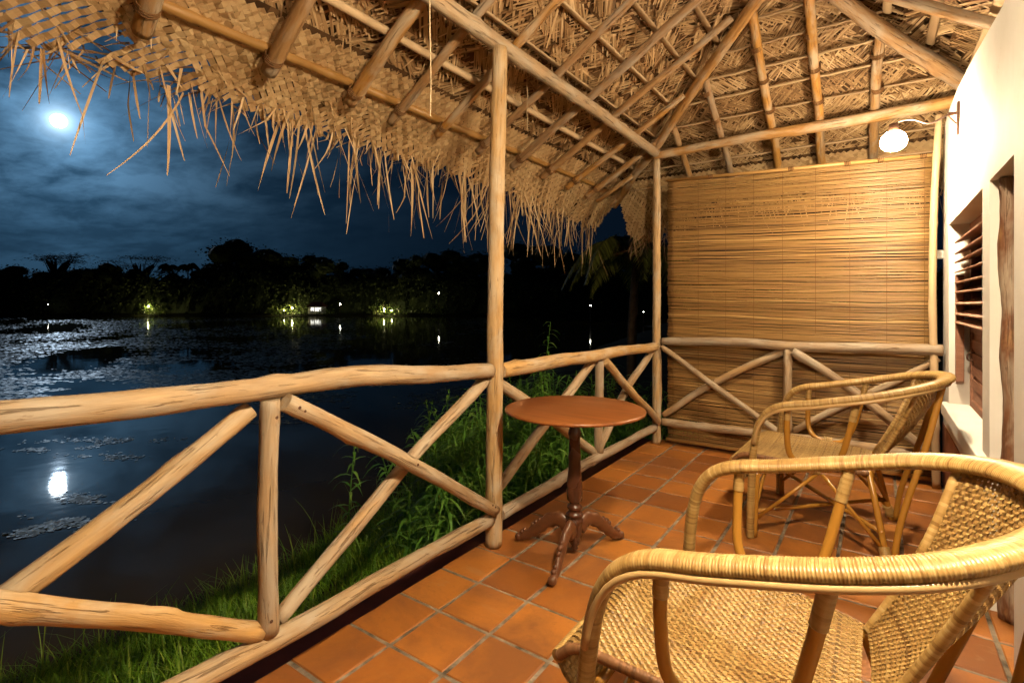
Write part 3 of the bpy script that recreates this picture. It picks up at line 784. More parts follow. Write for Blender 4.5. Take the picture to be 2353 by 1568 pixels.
# ================================================================== POSTS AND RAILINGS
Y1, YM = -2.375, -3.589
tag(log([(-.015, Y1, .001), (0, Y1, 1.2), (.035, Y1 - .01, 2.535)], .047, .040, .006, 14, lump=.07).build('veranda_post', M['log'], None, True),
    'tall round veranda post beside the small table, holding up the eave beam', 'post', 'veranda posts')
tag(log([(0, 0, .001), (.0, .0, 1.3), (.0, .0, 2.51)], .041, .033, .008, 14, lump=.06).build('veranda_post', M['log'], None, True),
    'slim corner post at the left edge of the bamboo blind', 'post', 'veranda posts')
tag(log([(0, -4.86, .001), (0, -4.86, 2.54)], .045, .041, .008, 12).build('veranda_post', M['log'], None, True),
    'veranda post at the near end of the lakeside railing, left of the camera', 'post', 'veranda posts')
tag(bamboo([(1.925, -.012, .002), (1.905, -.012, 1.2), (1.915, -.012, 2.0), (1.94, -.012, 2.50)], .024, .45, 10).build('bamboo_pole', M['batten'], None, True),
    'bowed bamboo pole at the right edge of the bamboo blind, by the wall', 'pole')

def part_log(name, parent, P, r0, r1=None, mat='log', **k):
    o = log(P, r0, r1, **k).build(name, M[mat], None, True); o.parent = parent; return o
rl1 = empty('railing', (0, 0, 0), 'pale log railing nearest the lake on the left, with crossed braces', 'railing', 'log railings round the veranda')
part_log('top_rail', rl1, [(0, -4.83, .985), (-.012, -4.4, 1.005), (.006, -3.9, .975), (0, -3.3, .972), (.004, -2.9, .935), (0, Y1 - .045, .903)], .041, .040, wob=.012, lump=.14)
part_log('bottom_rail', rl1, [(0, -4.83, .17), (.0, -4.1, .180), (0, -3.5, .156), (0, -3.0, .160), (0, Y1 - .045, .152)], .037, .035, wob=.006, lump=.15)
part_log('upright', rl1, [(0, YM, .185), (0, YM - .004, .55), (.006, YM, .935)], .033, .031, wob=.006, lump=.15)
part_log('brace', rl1, [(.034, YM + .035, .925), (.036, -3.0, .585), (.034, Y1 - .05, .205)], .033, .030, lump=.16)
part_log('brace', rl1, [(-.034, YM + .05, .19), (-.036, -3.0, .53), (-.034, Y1 - .045, .855)], .030, .032, 'log_grey', lump=.1)
part_log('brace', rl1, [(-.040, YM - .04, .905), (-.044, -4.2, .56), (-.042, -4.8, .21)], .032, .035, lump=.10)
part_log('brace', rl1, [(-.004, YM - .026, .200), (.016, -4.2, .570), (.022, -4.8, .92)], .031, .036, lump=.16)
def nails(parent, pts):
    for p in pts:
        q = MB(); q.lathe([(.001, -.003), (.0045, -.0025), (.0058, 0), (.0045, .0015), (.001, .002)], 8); o = q.build('nail_head', M['iron'], parent); o.location = p; o.rotation_euler = (0, R(90), 0)
nails(rl1, [(.064, -3.52, .905), (.062, -3.50, .89), (.063, -2.46, .24), (.062, -2.48, .255), (.033, YM - .01, .24), (.033, YM + .008, .88), (.066, -2.99, .585)])
rl2 = empty('railing', (0, Y1, 0), 'log railing behind the round table, between tall post and corner post', 'railing', 'log railings round the veranda')
YB = -1.16
for nm, P, r0, r1, mt in (
    ('top_rail', [(0, Y1 + .04, .895), (.0, -1.7, .885), (0, -1.1, .878), (0, -.6, .862), (0, -.04, .858)], .044, .040, 'log'),
    ('bottom_rail', [(0, Y1 + .04, .148), (0, -1.6, .158), (0, -.9, .155), (0, -.04, .15)], .036, .033, 'log_grey'),
    ('upright', [(0, YB, .19), (0, YB, .835)], .034, .032, 'log_grey'),
    ('brace', [(-.03, Y1 + .045, .83), (-.032, -1.75, .52), (-.03, YB - .03, .195)], .034, .032, 'log'),
    ('brace', [(-.03 - .055, Y1 + .05, .20), (-.032 - .03, -1.75, .53), (-.03, YB - .035, .84)], .030, .033, 'log_grey'),
    ('brace', [(.03, YB + .035, .835), (.032, -.6, .53), (.03, -.04, .20)], .032, .032, 'log'),
    ('brace', [(-.034, YB + .04, .19), (-.036, -.6, .53), (-.03, -.045, .82)], .032, .030, 'log_grey')):
    o = part_log(nm, rl2, [V(p) - V((0, Y1, 0)) for p in P], r0, r1, mt)
part_log('stub_post', rl2, [V((-.012, .058 - Y1, .001)), V((-.01, .058 - Y1, .5)), V((-.012, .055 - Y1, .90))], .034, .032, 'log_grey')
rl3 = empty('railing', (1, 0, 0), 'greyish log railing across the veranda end, in front of the bamboo blind', 'railing', 'log railings round the veranda')  # its grey is part weathering, part lighting put into the log colour
for nm, P, r0, r1, mt in (
    ('top_rail', [(.05, -.0, .905), (.6, -.005, .925), (1.1, -.01, .915), (1.96, -.01, .928)], .036, .040, 'log_grey'),
    ('bottom_rail', [(.05, -.0, .20), (.7, -.01, .205), (1.2, 0, .215), (1.95, -.005, .20)], .034, .036, 'log_grey'),
    ('upright', [(1.035, -.005, .245), (1.035, -.005, .885)], .033, .032, 'log_grey'),
    ('brace', [(.055, -.034, .86), (.5, -.036, .56), (.99, -.034, .235)], .024, .026, 'log'),
    ('brace', [(.05, .034, .25), (.5, .034, .57), (1.01, .03, .87)], .030, .032, 'log_grey'),
    ('brace', [(1.07, -.034, .875), (1.5, -.036, .57), (1.88, -.034, .24)], .034, .032, 'log_grey'),
    ('brace', [(1.07, .032, .25), (1.5, .034, .56), (1.94, .02, .87)], .026, .024, 'log_grey')):
    part_log(nm, rl3, [V(p) - V((1, 0, 0)) for p in P], r0, r1, mt)

# ================================================================== BAMBOO BLIND
bl = empty('bamboo_blind', (1, .07, 2.3), 'large roll-down blind of thin golden bamboo slats closing the veranda end', 'blind')
rs = random.Random(5)
mb = MB(); X0, X1 = -.93, .915
ztop = lambda x: 2.315 - .040 * (x + 1) - 2.3      # local
z = .0; k = 0
rows_ = 203
for k in range(rows_):
    f = k / rows_; pts = []; ph = rs.uniform(0, 6); am = rs.uniform(.0006, .0028); fr2 = rs.uniform(1.5, 7)
    ea = rs.uniform(0, .012); eb = rs.uniform(0, .012)
    for i in range(27):
        x = X0 + ea + (X1 - eb - X0 - ea) * i / 26
        zt = ztop(x) + (-2.25 - ztop(x)) * f
        zt += 1.6 * am * math.sin(fr2 * x + ph) + .0032 * noise.noise(V((x * 2.6, k * .11, 3))) - .012 * math.sin((x - X0) / 1.85 * 3.14) * f
        dy = .014 * noise.noise(V((x * 1.2, k * .045, 8))) + .0075 * noise.noise(V((x * 4.5, k * .22, 1))) + rs.uniform(-.0006, .0006)
        pts.append(V((x, dy, zt)))
    ww = rs.choice((.0046, .0050, .0054, .0058))
    mb.tube(pts, (ww, .0024), 6, True, min(1, max(0, rs.gauss(.55, .15))), uo=k, up=(0, 0, 1))
mb.build('slat_screen', M['slat'], bl, True)
mb = MB(); mb.tube([V((X0 - .0, -.016, ztop(X0) + .012)), V((0, -.016, ztop(0) + .010)), V((X1, -.016, ztop(X1) + .014))], .014, 10); mb.build('top_rod', M['bamboo'], bl, True)
mb = MB(); mb.tube([V((X0, -.012, -2.262)), V((X1, -.012, -2.262))], .017, 10); mb.build('bottom_rod', M['bamboo'], bl, True)
for i in range(9):
    x = X0 + .06 + i * .218 + rs.uniform(-.012, .012); mb = MB()
    mb.tube([V((x, -.0095 + .006 * noise.noise(V((x, j, 0))), ztop(x) + (-2.24 - ztop(x)) * j / 20)) for j in range(21)], .0013, 4); mb.build('cord', M['lash'], bl)
for x in (-.55, .05, .42, .62, .86):
    q = lash((x, -.016, ztop(x) + .012), (1, 0, 0), .0165).build('tie', M['lash'], bl)

# ================================================================== WALL LAMPS
def wall_lamp(y, label, bx=1.678, bz=2.19, glow='lamp'):
    t_ = empty('wall_lamp', (WX, y, 2.262), label, 'lamp', 'bracket lamps on the house wall')
    mb = MB(); mb.poly([(-.003, -.03, .085), (-.003, .03, .085), (-.003, .0, -.095)]); mb.poly([(-.014, -.03, .085), (-.014, 0, -.095), (-.014, .03, .085)])
    P = [(-.03, .085), (.03, .085), (0, -.095)]
    for i in range(3):
        a, b = P[i], P[(i + 1) % 3]; mb.poly([(-.003, a[0], a[1]), (-.014, a[0], a[1]), (-.014, b[0], b[1]), (-.003, b[0], b[1])])
    mb.tube([V((-.014, 0, .03)), V((-.05, 0, .03))], .009, 8); mb.tube([V((-.014, 0, -.03)), V((-.05, 0, .02))], .005, 6)
    mb.build('wall_bracket', M['iron'], t_)
    mb = MB(); dx = bx - WX; dz = bz - 2.262
    mb.tube(catmull([(-.045, 0, .03), (-.13, 0, -.005), (-.20, 0, .03), (dx + .03, 0, .035), (dx, 0, .01), (dx, 0, dz + .075)], 6), .0055, 8); mb.build('bent_arm', M['wire'], t_, True)
    mb = MB(); mb.lathe([(.012, .045), (.022, .04), (.024, .0), (.020, -.012)], 14, (dx, 0, dz + .055)); mb.build('lamp_holder', M['iron'], t_, True)
    mb = MB(); mb.lathe([(.066, -.014), (.064, -.031), (.055, -.050), (.038, -.064), (.012, -.072)], 16, (dx, 0, dz + .01)); mb.build('glass_bowl', M[glow], t_, True)
    mb = MB(); mb.lathe([(.018, .042), (.038, .036), (.056, .016), (.066, -.013)], 16, (dx, 0, dz + .01)); mb.build('upper_shade', M[glow + '_top'], t_, True)
    return t_
wall_lamp(-.746, 'glowing wall lamp on a bent arm, near the right end of the blind')
wall_lamp(-3.55, 'second wall lamp on a bent arm, high above the near rattan chair', 1.64, 2.25, 'near_lamp')

# ================================================================== TABLE
tb = empty('pedestal_table', (.375, -2.225, 0), 'small round varnished wood table on a dark turned pedestal with carved feet', 'table')
mb = MB(); mb.lathe([(.02, .701), (.25, .7015), (.325, .706), (.343, .712), (.345, .718), (.342, .724), (.333, .7275), (.02, .728)], 64); mb.build('tabletop', M['tabletop'], tb, True)
mb = MB(); mb.lathe([(q_ * (.88 if z_ < .68 else 1), z_) for q_, z_ in [(.085, .7005), (.085, .69), (.040, .682), (.030, .665), (.028, .63), (.034, .612), (.037, .60), (.034, .588), (.031, .575), (.033, .50), (.036, .485), (.033, .47), (.036, .42), (.043, .36), (.046, .31), (.043, .275), (.030, .262),
    (.026, .255), (.040, .247), (.043, .238), (.038, .229), (.028, .222), (.044, .212), (.050, .203), (.044, .194), (.034, .188), (.046, .180), (.048, .168), (.042, .160), (.038, .10), (.030, .09), (.034, .075), (.028, .060), (.016, .045), (.020, .035), (.006, .022)]], 28)
mb.build('pedestal', M['tableleg'], tb, True)
for an in (-80, 68, 186):
    ca, sa = math.cos(R(an)), math.sin(R(an)); mb = MB()
    pr = catmull([(.028, .128), (.085, .168), (.15, .150), (.215, .098), (.265, .058), (.315, .030), (.345, .024)], 6)if False else None
    P2 = catmull([(.028, 0, .125), (.075, 0, .160), (.135, 0, .145), (.195, 0, .098), (.24, 0, .058), (.28, 0, .032), (.312, 0, .026)], 6)
    n = len(P2); pts = [V((p.x * ca, p.x * sa, p.z)) for p in P2]
    mb.tube(pts, [((.042 - .024 * (i / n)) * (1 + .10 * math.sin(i * 1.2)), .021 - .005 * i / n) for i in range(n)], 12, True, up=(0, 0, 1))
    lg = mb.build('leg', M['legcarve'], tb, True)
    for (rr, zz_, s_) in ((.312, .024, .022), (.295, .053, .013), (.213, .122, .014), (.19, .138, .012), (.232, .105, .012), (.28, .068, .010)):
        mb = MB(); mb.lathe([(s_ * .35, -s_ * .92), (s_ * .8, -s_ * .6), (s_, 0), (s_ * .8, s_ * .6), (s_ * .35, s_ * .92)], 10, (rr * ca, rr * sa, zz_))
        mb.build('carved_knob', M['legcarve'], lg, True)

# ================================================================== RATTAN CHAIRS
def coil(pts, r, pitch=.0075, ra=1.0, seg=12, mb=None, rr=None, wide=None, up=None):
    """tube wrapped with strips of cane: one small ridge per turn"""
    mb = mb or MB(); P = resample(pts, pitch / 3); n = len(P); rad = []
    for i in range(n):
        q = (.958, 1.025, 1.02)[i % 3]; k = i / (n - 1); a, b = (wide(k) if wide else (r, r * ra)); rad.append((a * q, b * q))
    b0 = len(mb.f); mb.tube(P, rad, seg, True, .5, up=up)
    for j in range(b0, len(mb.f)):
        i = (j - b0) // seg; tnum = i // 3; mb.r[j] = min(1, max(0, .5 + .55 * noise.noise(V((tnum * 1.37, r * 50, 3))) + .16 * noise.noise(V((tnum * .05, 7, 3))) - (.25 if tnum % 9 == int(r * 1e4) % 9 else 0)))
    return mb
def weave(S, nu, nv, wd, hgt, mb=None, skip=0.0, rr=random):
    """over-and-under strands on the surface S(u, v)"""
    mb = mb or MB(); e = 1e-3
    def fr(u, v):
        u0, u1 = max(0, u - e), min(1, u + e); v0, v1 = max(0, v - e), min(1, v + e)
        du = S(u1, v) - S(u0, v); dv = S(u, v1) - S(u, v0); nn = du.cross(dv)
        nn.normalize(); return S(u, v), du.normalized(), dv.normalized(), nn, dv.length / (v1 - v0), du.length / (u1 - u0)
    for j in range(nv):
        v = (j + .5) / nv; pts = []; sd_ = []; r = min(1, max(0, rr.gauss(.55, .16)))
        for i in range(2 * nu + 1):
            p, du, dv, nn, lv, lu = fr(min(1, i / (2 * nu)), v); h = hgt * math.sin(math.pi * (i / 2 + .5) + math.pi * j) * (1 if i % 2 else 0.0)
            h = hgt * (1 if (i // 2 + j) % 2 else -1) * (1 if i % 2 else 0)
            pts.append(p + nn * h); sd_.append(dv * (wd * lv / nv / 2))
        mb.ribbon(pts, sd_, r, uo=0)
    for i in range(nu):
        u = (i + .5) / nu; pts = []; sd_ = []; r = min(1, max(0, rr.gauss(.5, .16)))
        for j in range(2 * nv + 1):
            p, du, dv, nn, lv, lu = fr(u, min(1, j / (2 * nv))); h = -hgt * (1 if (i + j // 2) % 2 else -1) * (1 if j % 2 else 0)
            pts.append(p + nn * h); sd_.append(du * (wd * .95 * lu / nu / 2))
        mb.ribbon(pts, sd_, r, uo=0)
    return mb
rc = random.Random(31)
HALF = [(-.39, .40, .002), (-.386, .395, .25), (-.374, .385, .48), (-.340, .38, .625), (-.26, .375, .702), (-.1, .375, .738), (.1, .37, .785), (.25, .335, .825), (.365, .235, .855), (.42, .11, .868), (.43, 0, .871)]
def make_chair():
    root = empty('rattan_chair', (1.45, -3.08, 0))
    full = HALF + [(x, -y, z) for x, y, z in HALF[-2::-1]]
    rail = catmull(full, 10)
    def wide(k):
        q = 1 - abs(2 * k - 1)                       # 0 at the feet, 1 at the middle of the back
        s = min(1, max(0, (q - .34) / .12))
        return (.019 + .001 * s, .023 + .012 * s + .003 * min(1, max(0, (q - .6) / .3)))
    # the band is wider than thick: thick axis follows the outward up direction
    coil(rail, .02, .0062, 1, 14, wide=wide, up=(-1, 0, .2)).build('arm_rail', M['wrap'], root, True)
    mb = MB()
    inner = [V((p.x * 1.03 if p.x > 0 else p.x, p.y * 1.085, p.z - .016)) for p in rail if p.z > .5]
    mb.tube(resample(inner, .03), .0085, 8); mb.build('rail_edging', M['pale_cane'], root, True)
    # seat
    def S(u, v):
        x = -.50 + .62 * u; y = (v - .5) * (.60 - .16 * max(0, (u - .55) / .45) ** 1.5 )
        z = .425 - .030 * math.sin(min(1, u * 1.05) * 3.14) * (1 - (2 * v - 1) ** 2) - .02 * u
        if u < .12: z -= .045 * ((.12 - u) / .12) ** 2
        return V((x, y, z))
    weave(S, 54, 50, .72, .0022, rr=rc).build('seat', M['wicker'], root)
    # seat rim, wrapped; shade under the arms put into the side rails' brown
    rim = [S(u, 0) for u in [i / 20 for i in range(21)]]; rim2 = [S(u, 1) for u in [i / 20 for i in range(21)]]
    for q in (rim, rim2): coil([p + V((0, 0, -.012)) for p in q], .013, .008, 1, 10).build('seat_side_rail', M['wicker_shaded'], root, True)
    fe = [S(0, v / 20) + V((-.004, 0, -.014)) for v in range(21)]
    coil(fe, .017, .0085, 1, 12).build('seat_front_rail', M['wrap'], root, True)
    def A_(u, v):
        p = S(0, v); return V((p.x - .008 - .012 * math.sin(u * 3.14) + .06 * u, p.y * (1 - .05 * u), p.z - .02 - .085 * u))
    weave(A_, 9, 50, .86, .0018, rr=rc).build('front_apron', M['wicker'], root)
    coil([A_(1, v / 12) for v in range(13)], .011, .008, 1, 8).build('apron_rail', M['wrap'], root, True)
    mb = MB(); mb.tube([V((-.48, 0, .372)), V((.1, 0, .372))], .012, 8); mb.tube([V((.105, -.2, .375)), V((.105, .2, .375))], .014, 8)
    mb.tube([V((-.385, -.385, .355)), V((-.385, .385, .355))], .013, 8); mb.build('seat_bearer', M['cane'], root, True)
    # back panel: from the rear of the seat up and out to the rail
    arc = [p for p in rail if abs(p.y) < .285 and p.x > 0 and p.z > .7]; arc = resample(arc, .01)
    def top(v):
        f = v * (len(arc) - 1); i = min(len(arc) - 2, int(f)); return arc[i].lerp(arc[i + 1], f - i)
    def B(u, v):
        a = S(1, 1 - v) if False else V((.128 + .01 * (1 - (2 * v - 1) ** 2), (.5 - v) * .38, .405))
        b_ = top(v) + V((-.012, 0, -.022)); k = u
        p = a.lerp(b_, k); return p + V((.035 * math.sin(k * 3.14) * (1 - .6 * abs(2 * v - 1)), (b_.y - a.y) * -.25 * math.sin(k * 3.14), 0))
    weave(B, 42, 44, .74, .0032, rr=rc).build('backrest', M['wicker'], root)
    for v in (0, 1): coil([B(u / 14, v) for u in range(15)], .011, .0085, 1, 9).build('back_edge', M['wrap'], root, True)
    # bent canes between arm and seat rim, with their bindings
    for s in (1, -1):
        U = catmull([(-.215, s * .373, .70), (-.220, s * .365, .58), (-.212, s * .345, .465), (-.165, s * .324, .408), (-.09, s * .316, .396), (-.025, s * .322, .415), (.018, s * .335, .49), (.052, s * .352, .62), (.085, s * .362, .772)], 6)
        mb = MB(); mb.tube(U, .0145, 10); o = mb.build('arm_support', M['cane'], root, True)
        coil(U[:4], .0165, .0075, 1, 10).build('end_wrapping', M['wrap'], o, True)
        mb = coil(U[-5:], .0165, .0075, 1, 10)
        mb.build('arm_wrapping', M['wrap'], o, True)
        mb = MB(); mb.tube([V((-.125 + .0115 * k / 12, s * .306 + s * .024 * math.cos(k * .5236), .398 + .030 * math.sin(k * .5236))) for k in range(49)], (.0062, .0032), 6, True, .75)
        mb.build('binding', M['wrap'], o, True)
        # legs
        mb = MB(); mb.tube(catmull([(.12, s * .20, .40), (.155, s * .27, .25), (.20, s * .335, .02), (.203, s * .338, .002)], 6), .0145, 10); l_ = mb.build('leg', M['cane'], root, True)
        coil([V((.185, s * .318, .08)), V((.200, s * .336, .025))], .024, .008, 1, 10).build('foot_binding', M['wrap'], l_, True)
        mb = MB(); mb.tube(catmull([(.412, s * .135, .85), (.345, s * .20, .55), (.255, s * .29, .22), (.222, s * .332, .004)], 6), .0145, 10); mb.build('back_strut', M['cane'], root, True)
        mb = MB(); mb.tube(catmull([(-.362, s * .365, .345), (-.368, s * .372, .20), (-.372, s * .385, .004)], 6), .014, 10); mb.build('leg', M['cane'], root, True)
        # stretchers
        mb = MB(); mb.tube([V((-.09, s * .305, .372)), V((-.362, s * .372, .10))], .0095, 8); mb.build('stretcher', M['cane'], root, True)
        mb = MB(); mb.tube([V((-.07, s * .305, .372)), V((.185, s * .325, .07))], .0095, 8); mb.build('stretcher', M['cane'], root, True)
        mb = MB(); mb.tube([V((-.366, s * .372, .15 + .012 * s)), V((.185, -s * .315, .13 + .012 * s))], .0105, 8); mb.build('stretcher', M['cane'], root, True)
        mb = MB(); mb.tube([V((-.37, s * .02, .352)), V((-.375, s * .37, .13))], .0095, 8); mb.build('stretcher', M['cane'], root, True)
        mb = MB(); mb.tube([V((.11, s * .02, .37)), V((.188, s * .318, .10))], .0095, 8); mb.build('stretcher', M['cane'], root, True)
    return root
def copy_tree(o, parent=None):
    c_ = o.copy(); col.objects.link(c_); c_.parent = parent
    for ch in o.children: copy_tree(ch, c_)
    return c_
ch1 = make_chair()
tag(ch1, 'woven rattan armchair closest to the viewer, at lower right', 'chair', 'rattan armchairs')
ch2 = copy_tree(ch1); ch2.location = (1.45, -1.13, 0); ch2.rotation_euler.z = R(-2)
tag(ch2, 'woven rattan armchair standing farther back, beside the window wall and the blind', 'chair', 'rattan armchairs')

# hanging cords
for (x, y, z0, z1, lb) in ((.4, -3.266, 1.855, 2.82, 'thin pale string hanging from the roof left of the tall post'), (-.15, -1.853, 2.297, 2.63, 'short thin string hanging below the eave beam right of the tall post')):
    mb = MB(); mb.tube([V((x + .003 * math.sin(k * 1.3), y, z0 + (z1 - z0) * k / 10)) for k in range(11)], .0022, 5)
    tag(mb.build('hanging_string', M['cord']), lb, 'string')

# ================================================================== PLANTS ON THE BANK
rg = random.Random(77)
gm = MB()
def blade(mb, x, y, z, L, wd, lean, az, r, n=3):
    dx, dy = math.cos(az), math.sin(az); pts = []; sd_ = []; s = V((-dy, dx, 0))
    for i in range(n + 1):
        u = i / n; pts.append(V((x + dx * lean * L * u * u, y + dy * lean * L * u * u, z + L * u * (1 - .35 * lean * u)))); sd_.append(s * (wd / 2 * (1 - .92 * u)))
    mb.ribbon(pts, sd_, r, 0)
cnt = 0
while cnt < 30000:
    y = rg.uniform(-5.2, 3.2); xs = shore_x(y)
    x = rg.uniform(xs - .12, -.24)
    nz = noise.noise(V((x * 1.1, y * 1.1, 5)))
    if rg.random() > .62 + .6 * nz: continue
    if rg.random() < .45 and y > -1.2: continue
    edge = (x - xs) < .5
    L = rg.uniform(.09, .24) * (1.0 + .6 * nz) * (1.35 if edge and rg.random() < .2 else 1)
    blade(gm, x, y, ground_z(x, y) - .01, L, rg.uniform(.008, .017), rg.uniform(.1, 1.0), rg.uniform(0, 6.28), min(1, max(0, rg.gauss(.5, .25) + .2 * nz)))
    cnt += 1
for k in range(110):                          # taller seeding stems at the waterline
    y = rg.uniform(-5, 1); x = shore_x(y) + rg.uniform(-.1, .5); blade(gm, x, y, ground_z(x, y), rg.uniform(.28, .62), .012, rg.uniform(.1, .6), rg.uniform(0, 6.28), rg.uniform(.5, 1), 5)
tag(gm.build('grass', M['grass']), 'long bright green grass on the bank below the railing', 'grass', kind='stuff')

def weed_mesh(seed, h, spread, nst, leaf=.26):
    r = random.Random(seed); lf = MB(); st = MB()
    for k in range(nst):
        az = r.uniform(0, 6.28); ln = r.uniform(.05, .55); H = h * r.uniform(.55, 1.05); bx, by = r.gauss(0, spread * .4), r.gauss(0, spread * .4)
        P = [V((bx + math.cos(az) * ln * H * .5 * (i / 5) ** 1.6, by + math.sin(az) * ln * H * .5 * (i / 5) ** 1.6, H * i / 5)) for i in range(6)]
        st.tube(P, [.007 * (1 - .12 * i) for i in range(6)], 5, False)
        m_ = int(H / .030)
        for i in range(m_):
            u = .12 + .88 * (i + r.random()) / m_; f = u * 5; j = min(4, int(f)); p = P[j].lerp(P[j + 1], f - j)
            a2 = az + i * 2.4 + r.gauss(0, .4); L = leaf * r.uniform(.5, 1.15) * (1.1 - .45 * u); up = r.uniform(.25, .8); dr = r.uniform(.4, 1.2); rv = min(1, max(0, r.gauss(.5, .25)))
            d = V((math.cos(a2), math.sin(a2), 0)); s = V((-d.y, d.x, 0)); wd = r.uniform(.014, .026); pts = []; sd_ = []
            for q in range(5):
                w_ = q / 4; pts.append(p + d * (L * w_) + V((0, 0, L * (up * w_ - dr * w_ * w_)))); sd_.append(s * (wd / 2 * math.sin(min(1, .18 + w_ * 1.0) * 3.1) + .0008))
            lf.ribbon(pts, sd_, rv, 0)
    return lf, st
WEEDS = [(-1.15, -1.55, .95, .5, 26, 'dense leafy weed clump beside the foot of the tall post'), (-.75, -1.0, .95, .45, 26, 'dark leafy weed clump behind the round table'),
         (-1.7, -.75, 1.15, .55, 26, 'broad dark weed clump left of the tall post, near the water'), (-.8, -.35, 1.05, .45, 24, 'leafy weed clump under the far end of the railing, by the corner post'),
         (-1.5, .25, 1.25, .55, 24, 'shaded weed clump beyond the railing, between post and corner post'), (-1.75, .1, 1.0, .45, 22, 'low spreading weed clump at the water edge left of the tall post'),
         (-1.9, .95, 1.15, .45, 18, 'dim weed clump furthest out over the water'), (-.6, .75, 1.1, .5, 22, 'dark weed clump just outside the veranda corner'), (-.55, -.75, .85, .35, 26, 'bright weed clump pressed against the railing behind the table edge'), (-.6, -1.9, .7, .35, 24, 'bright low weed clump right behind the tall post'), (-.95, -.05, 1.15, .45, 26, 'tall weed clump left of the corner post'),
         (-1.5, -1.25, .6, .35, 20, 'small bright weed clump between grass and taller weeds')]
for k, (x, y, h, sp, n, lb) in enumerate(WEEDS):
    lf, st = weed_mesh(100 + k, h, sp, n); e_ = empty('weed_clump', (x, y, ground_z(x, y) - .02), lb, 'weeds', 'weed clumps outside the railing')
    lf.build('leaves', M['bush'], e_); st.build('stems', M['bush'], e_, True)
for k, (x, y, h, n, lb) in enumerate(((-1.05, -.35, 1.83, 1, 'tall single reed shoot rising above the railing before the dark trees'), (-.72, -1.62, 1.52, 1, 'thin pale shoot just right of the tall post, above the rail'), (-.80, -1.40, 1.50, 1, 'second thin shoot, leaning, a little right of the tall post'))):
    lf, st = weed_mesh(200 + k, h, .03, n, .2 if k == 0 else .13); e_ = empty('reed_shoot', (x, y, ground_z(x, y) - .02), lb, 'reed', 'reed shoots above the railing')
    lf.build('leaves', M['bush'], e_); st.build('stems', M['bush'], e_, True)

def palm_crown(nf, L, seed, wl=.5, droop=1.0, lw=.035):
    r = random.Random(seed); mb = MB()
    for k in range(nf):
        az = k / nf * 6.28 + r.uniform(-.25, .25); up = r.uniform(.15, 1.0); d = V((math.cos(az), math.sin(az), 0)); s = V((-d.y, d.x, 0)); P = []
        for i in range(11):
            u = i / 10; P.append(d * (L * u * (1 - .18 * u)) + V((0, 0, L * (up * u - droop * (.55 + .5 * up) * u * u))))
        mb.tube(P, [L * .009 * (1 - .8 * i / 10) for i in range(11)], 4, False, .3)
        for i in range(44):
            u = .12 + .88 * i / 44; f = u * 10; j = min(9, int(f)); p = P[j].lerp(P[j + 1], f - j); tg = (P[j + 1] - P[j]).normalized()
            for sg in (1, -1):
                l2 = L * .26 * math.sin(min(1, .2 + u * .85) * 3.0) * r.uniform(.8, 1.1) + .02; dr = (s * sg * .8 + tg * .45 + V((0, 0, -.45 - r.random() * .3))).normalized()
                mb.ribbon([p, p + dr * l2 * .55, p + dr * l2 + V((0, 0, -.12 * l2))], [tg * lw / 2, tg * lw / 2, tg * lw * .1], r.random(), 0)
    return mb
def trunk(P, r0, r1, seg=8):
    mb = MB(); P = catmull(P, 6); n = len(P); mb.tube(P, [r0 + (r1 - r0) * i / (n - 1) for i in range(n)], seg); return mb
pm = empty('coconut_palm', (-1.30, 2.7, -.6), 'dim young coconut palm with drooping yellowish fronds, left of the corner post under the eave', 'palm tree')
pc = palm_crown(10, 1.35, 9, droop=1.25, lw=.032).build('crown', M['palm'], pm); pc.location = (.05, 0, 2.55)
trunk([(0, 0, 0), (-.05, .05, 1.2), (.05, 0, 2.55)], .09, .06).build('trunk', M['trunk'], pm, True)

# ================================================================== FLOATING WEED ON THE LAKE
fw = MB(); rw = random.Random(3); n_ = 0
while n_ < 26000:
    Z = 5.2 * math.exp(rw.random() * 2.75); X = Z * rw.uniform(-1.05, .16)
    p = far(X, Z, FZ + .004)
    if p.x > shore_x(p.y) - .25 or Z > far_edge(X) - 3: continue
    q = noise.noise(V((X * .17 * 3 / (1 + Z * .05), Z * .42 * 3 / (1 + Z * .06), 2))) + .5 * noise.noise(V((X * .9, Z * 1.6, 6)))
    px = X / Z
    lim = .02 if (Z > 12 and px < -.3) else .30
    if px > -.45: lim += (px + .45) * .62
    if Z < 10.5: continue
    if q < lim + rw.gauss(0, .12): continue
    sz = rw.uniform(.014, .050) * (.8 + Z * .026); a0 = rw.uniform(0, 6.3); m_ = rw.choice((5, 6, 7)); tx, ty = rw.gauss(0, .035), rw.gauss(0, .035); pts = []
    for k in range(m_):
        a = a0 + 6.283 * k / m_; rr = sz * rw.uniform(.6, 1.2); dx, dy = math.cos(a) * rr * 1.5, math.sin(a) * rr
        pts.append(V((p.x, p.y, p.z)) + RT * dx + FW * dy + V((0, 0, abs(tx) * sz + abs(ty) * sz + tx * dx + ty * dy)))
    fw.poly(pts, None, rw.random()); n_ += 1
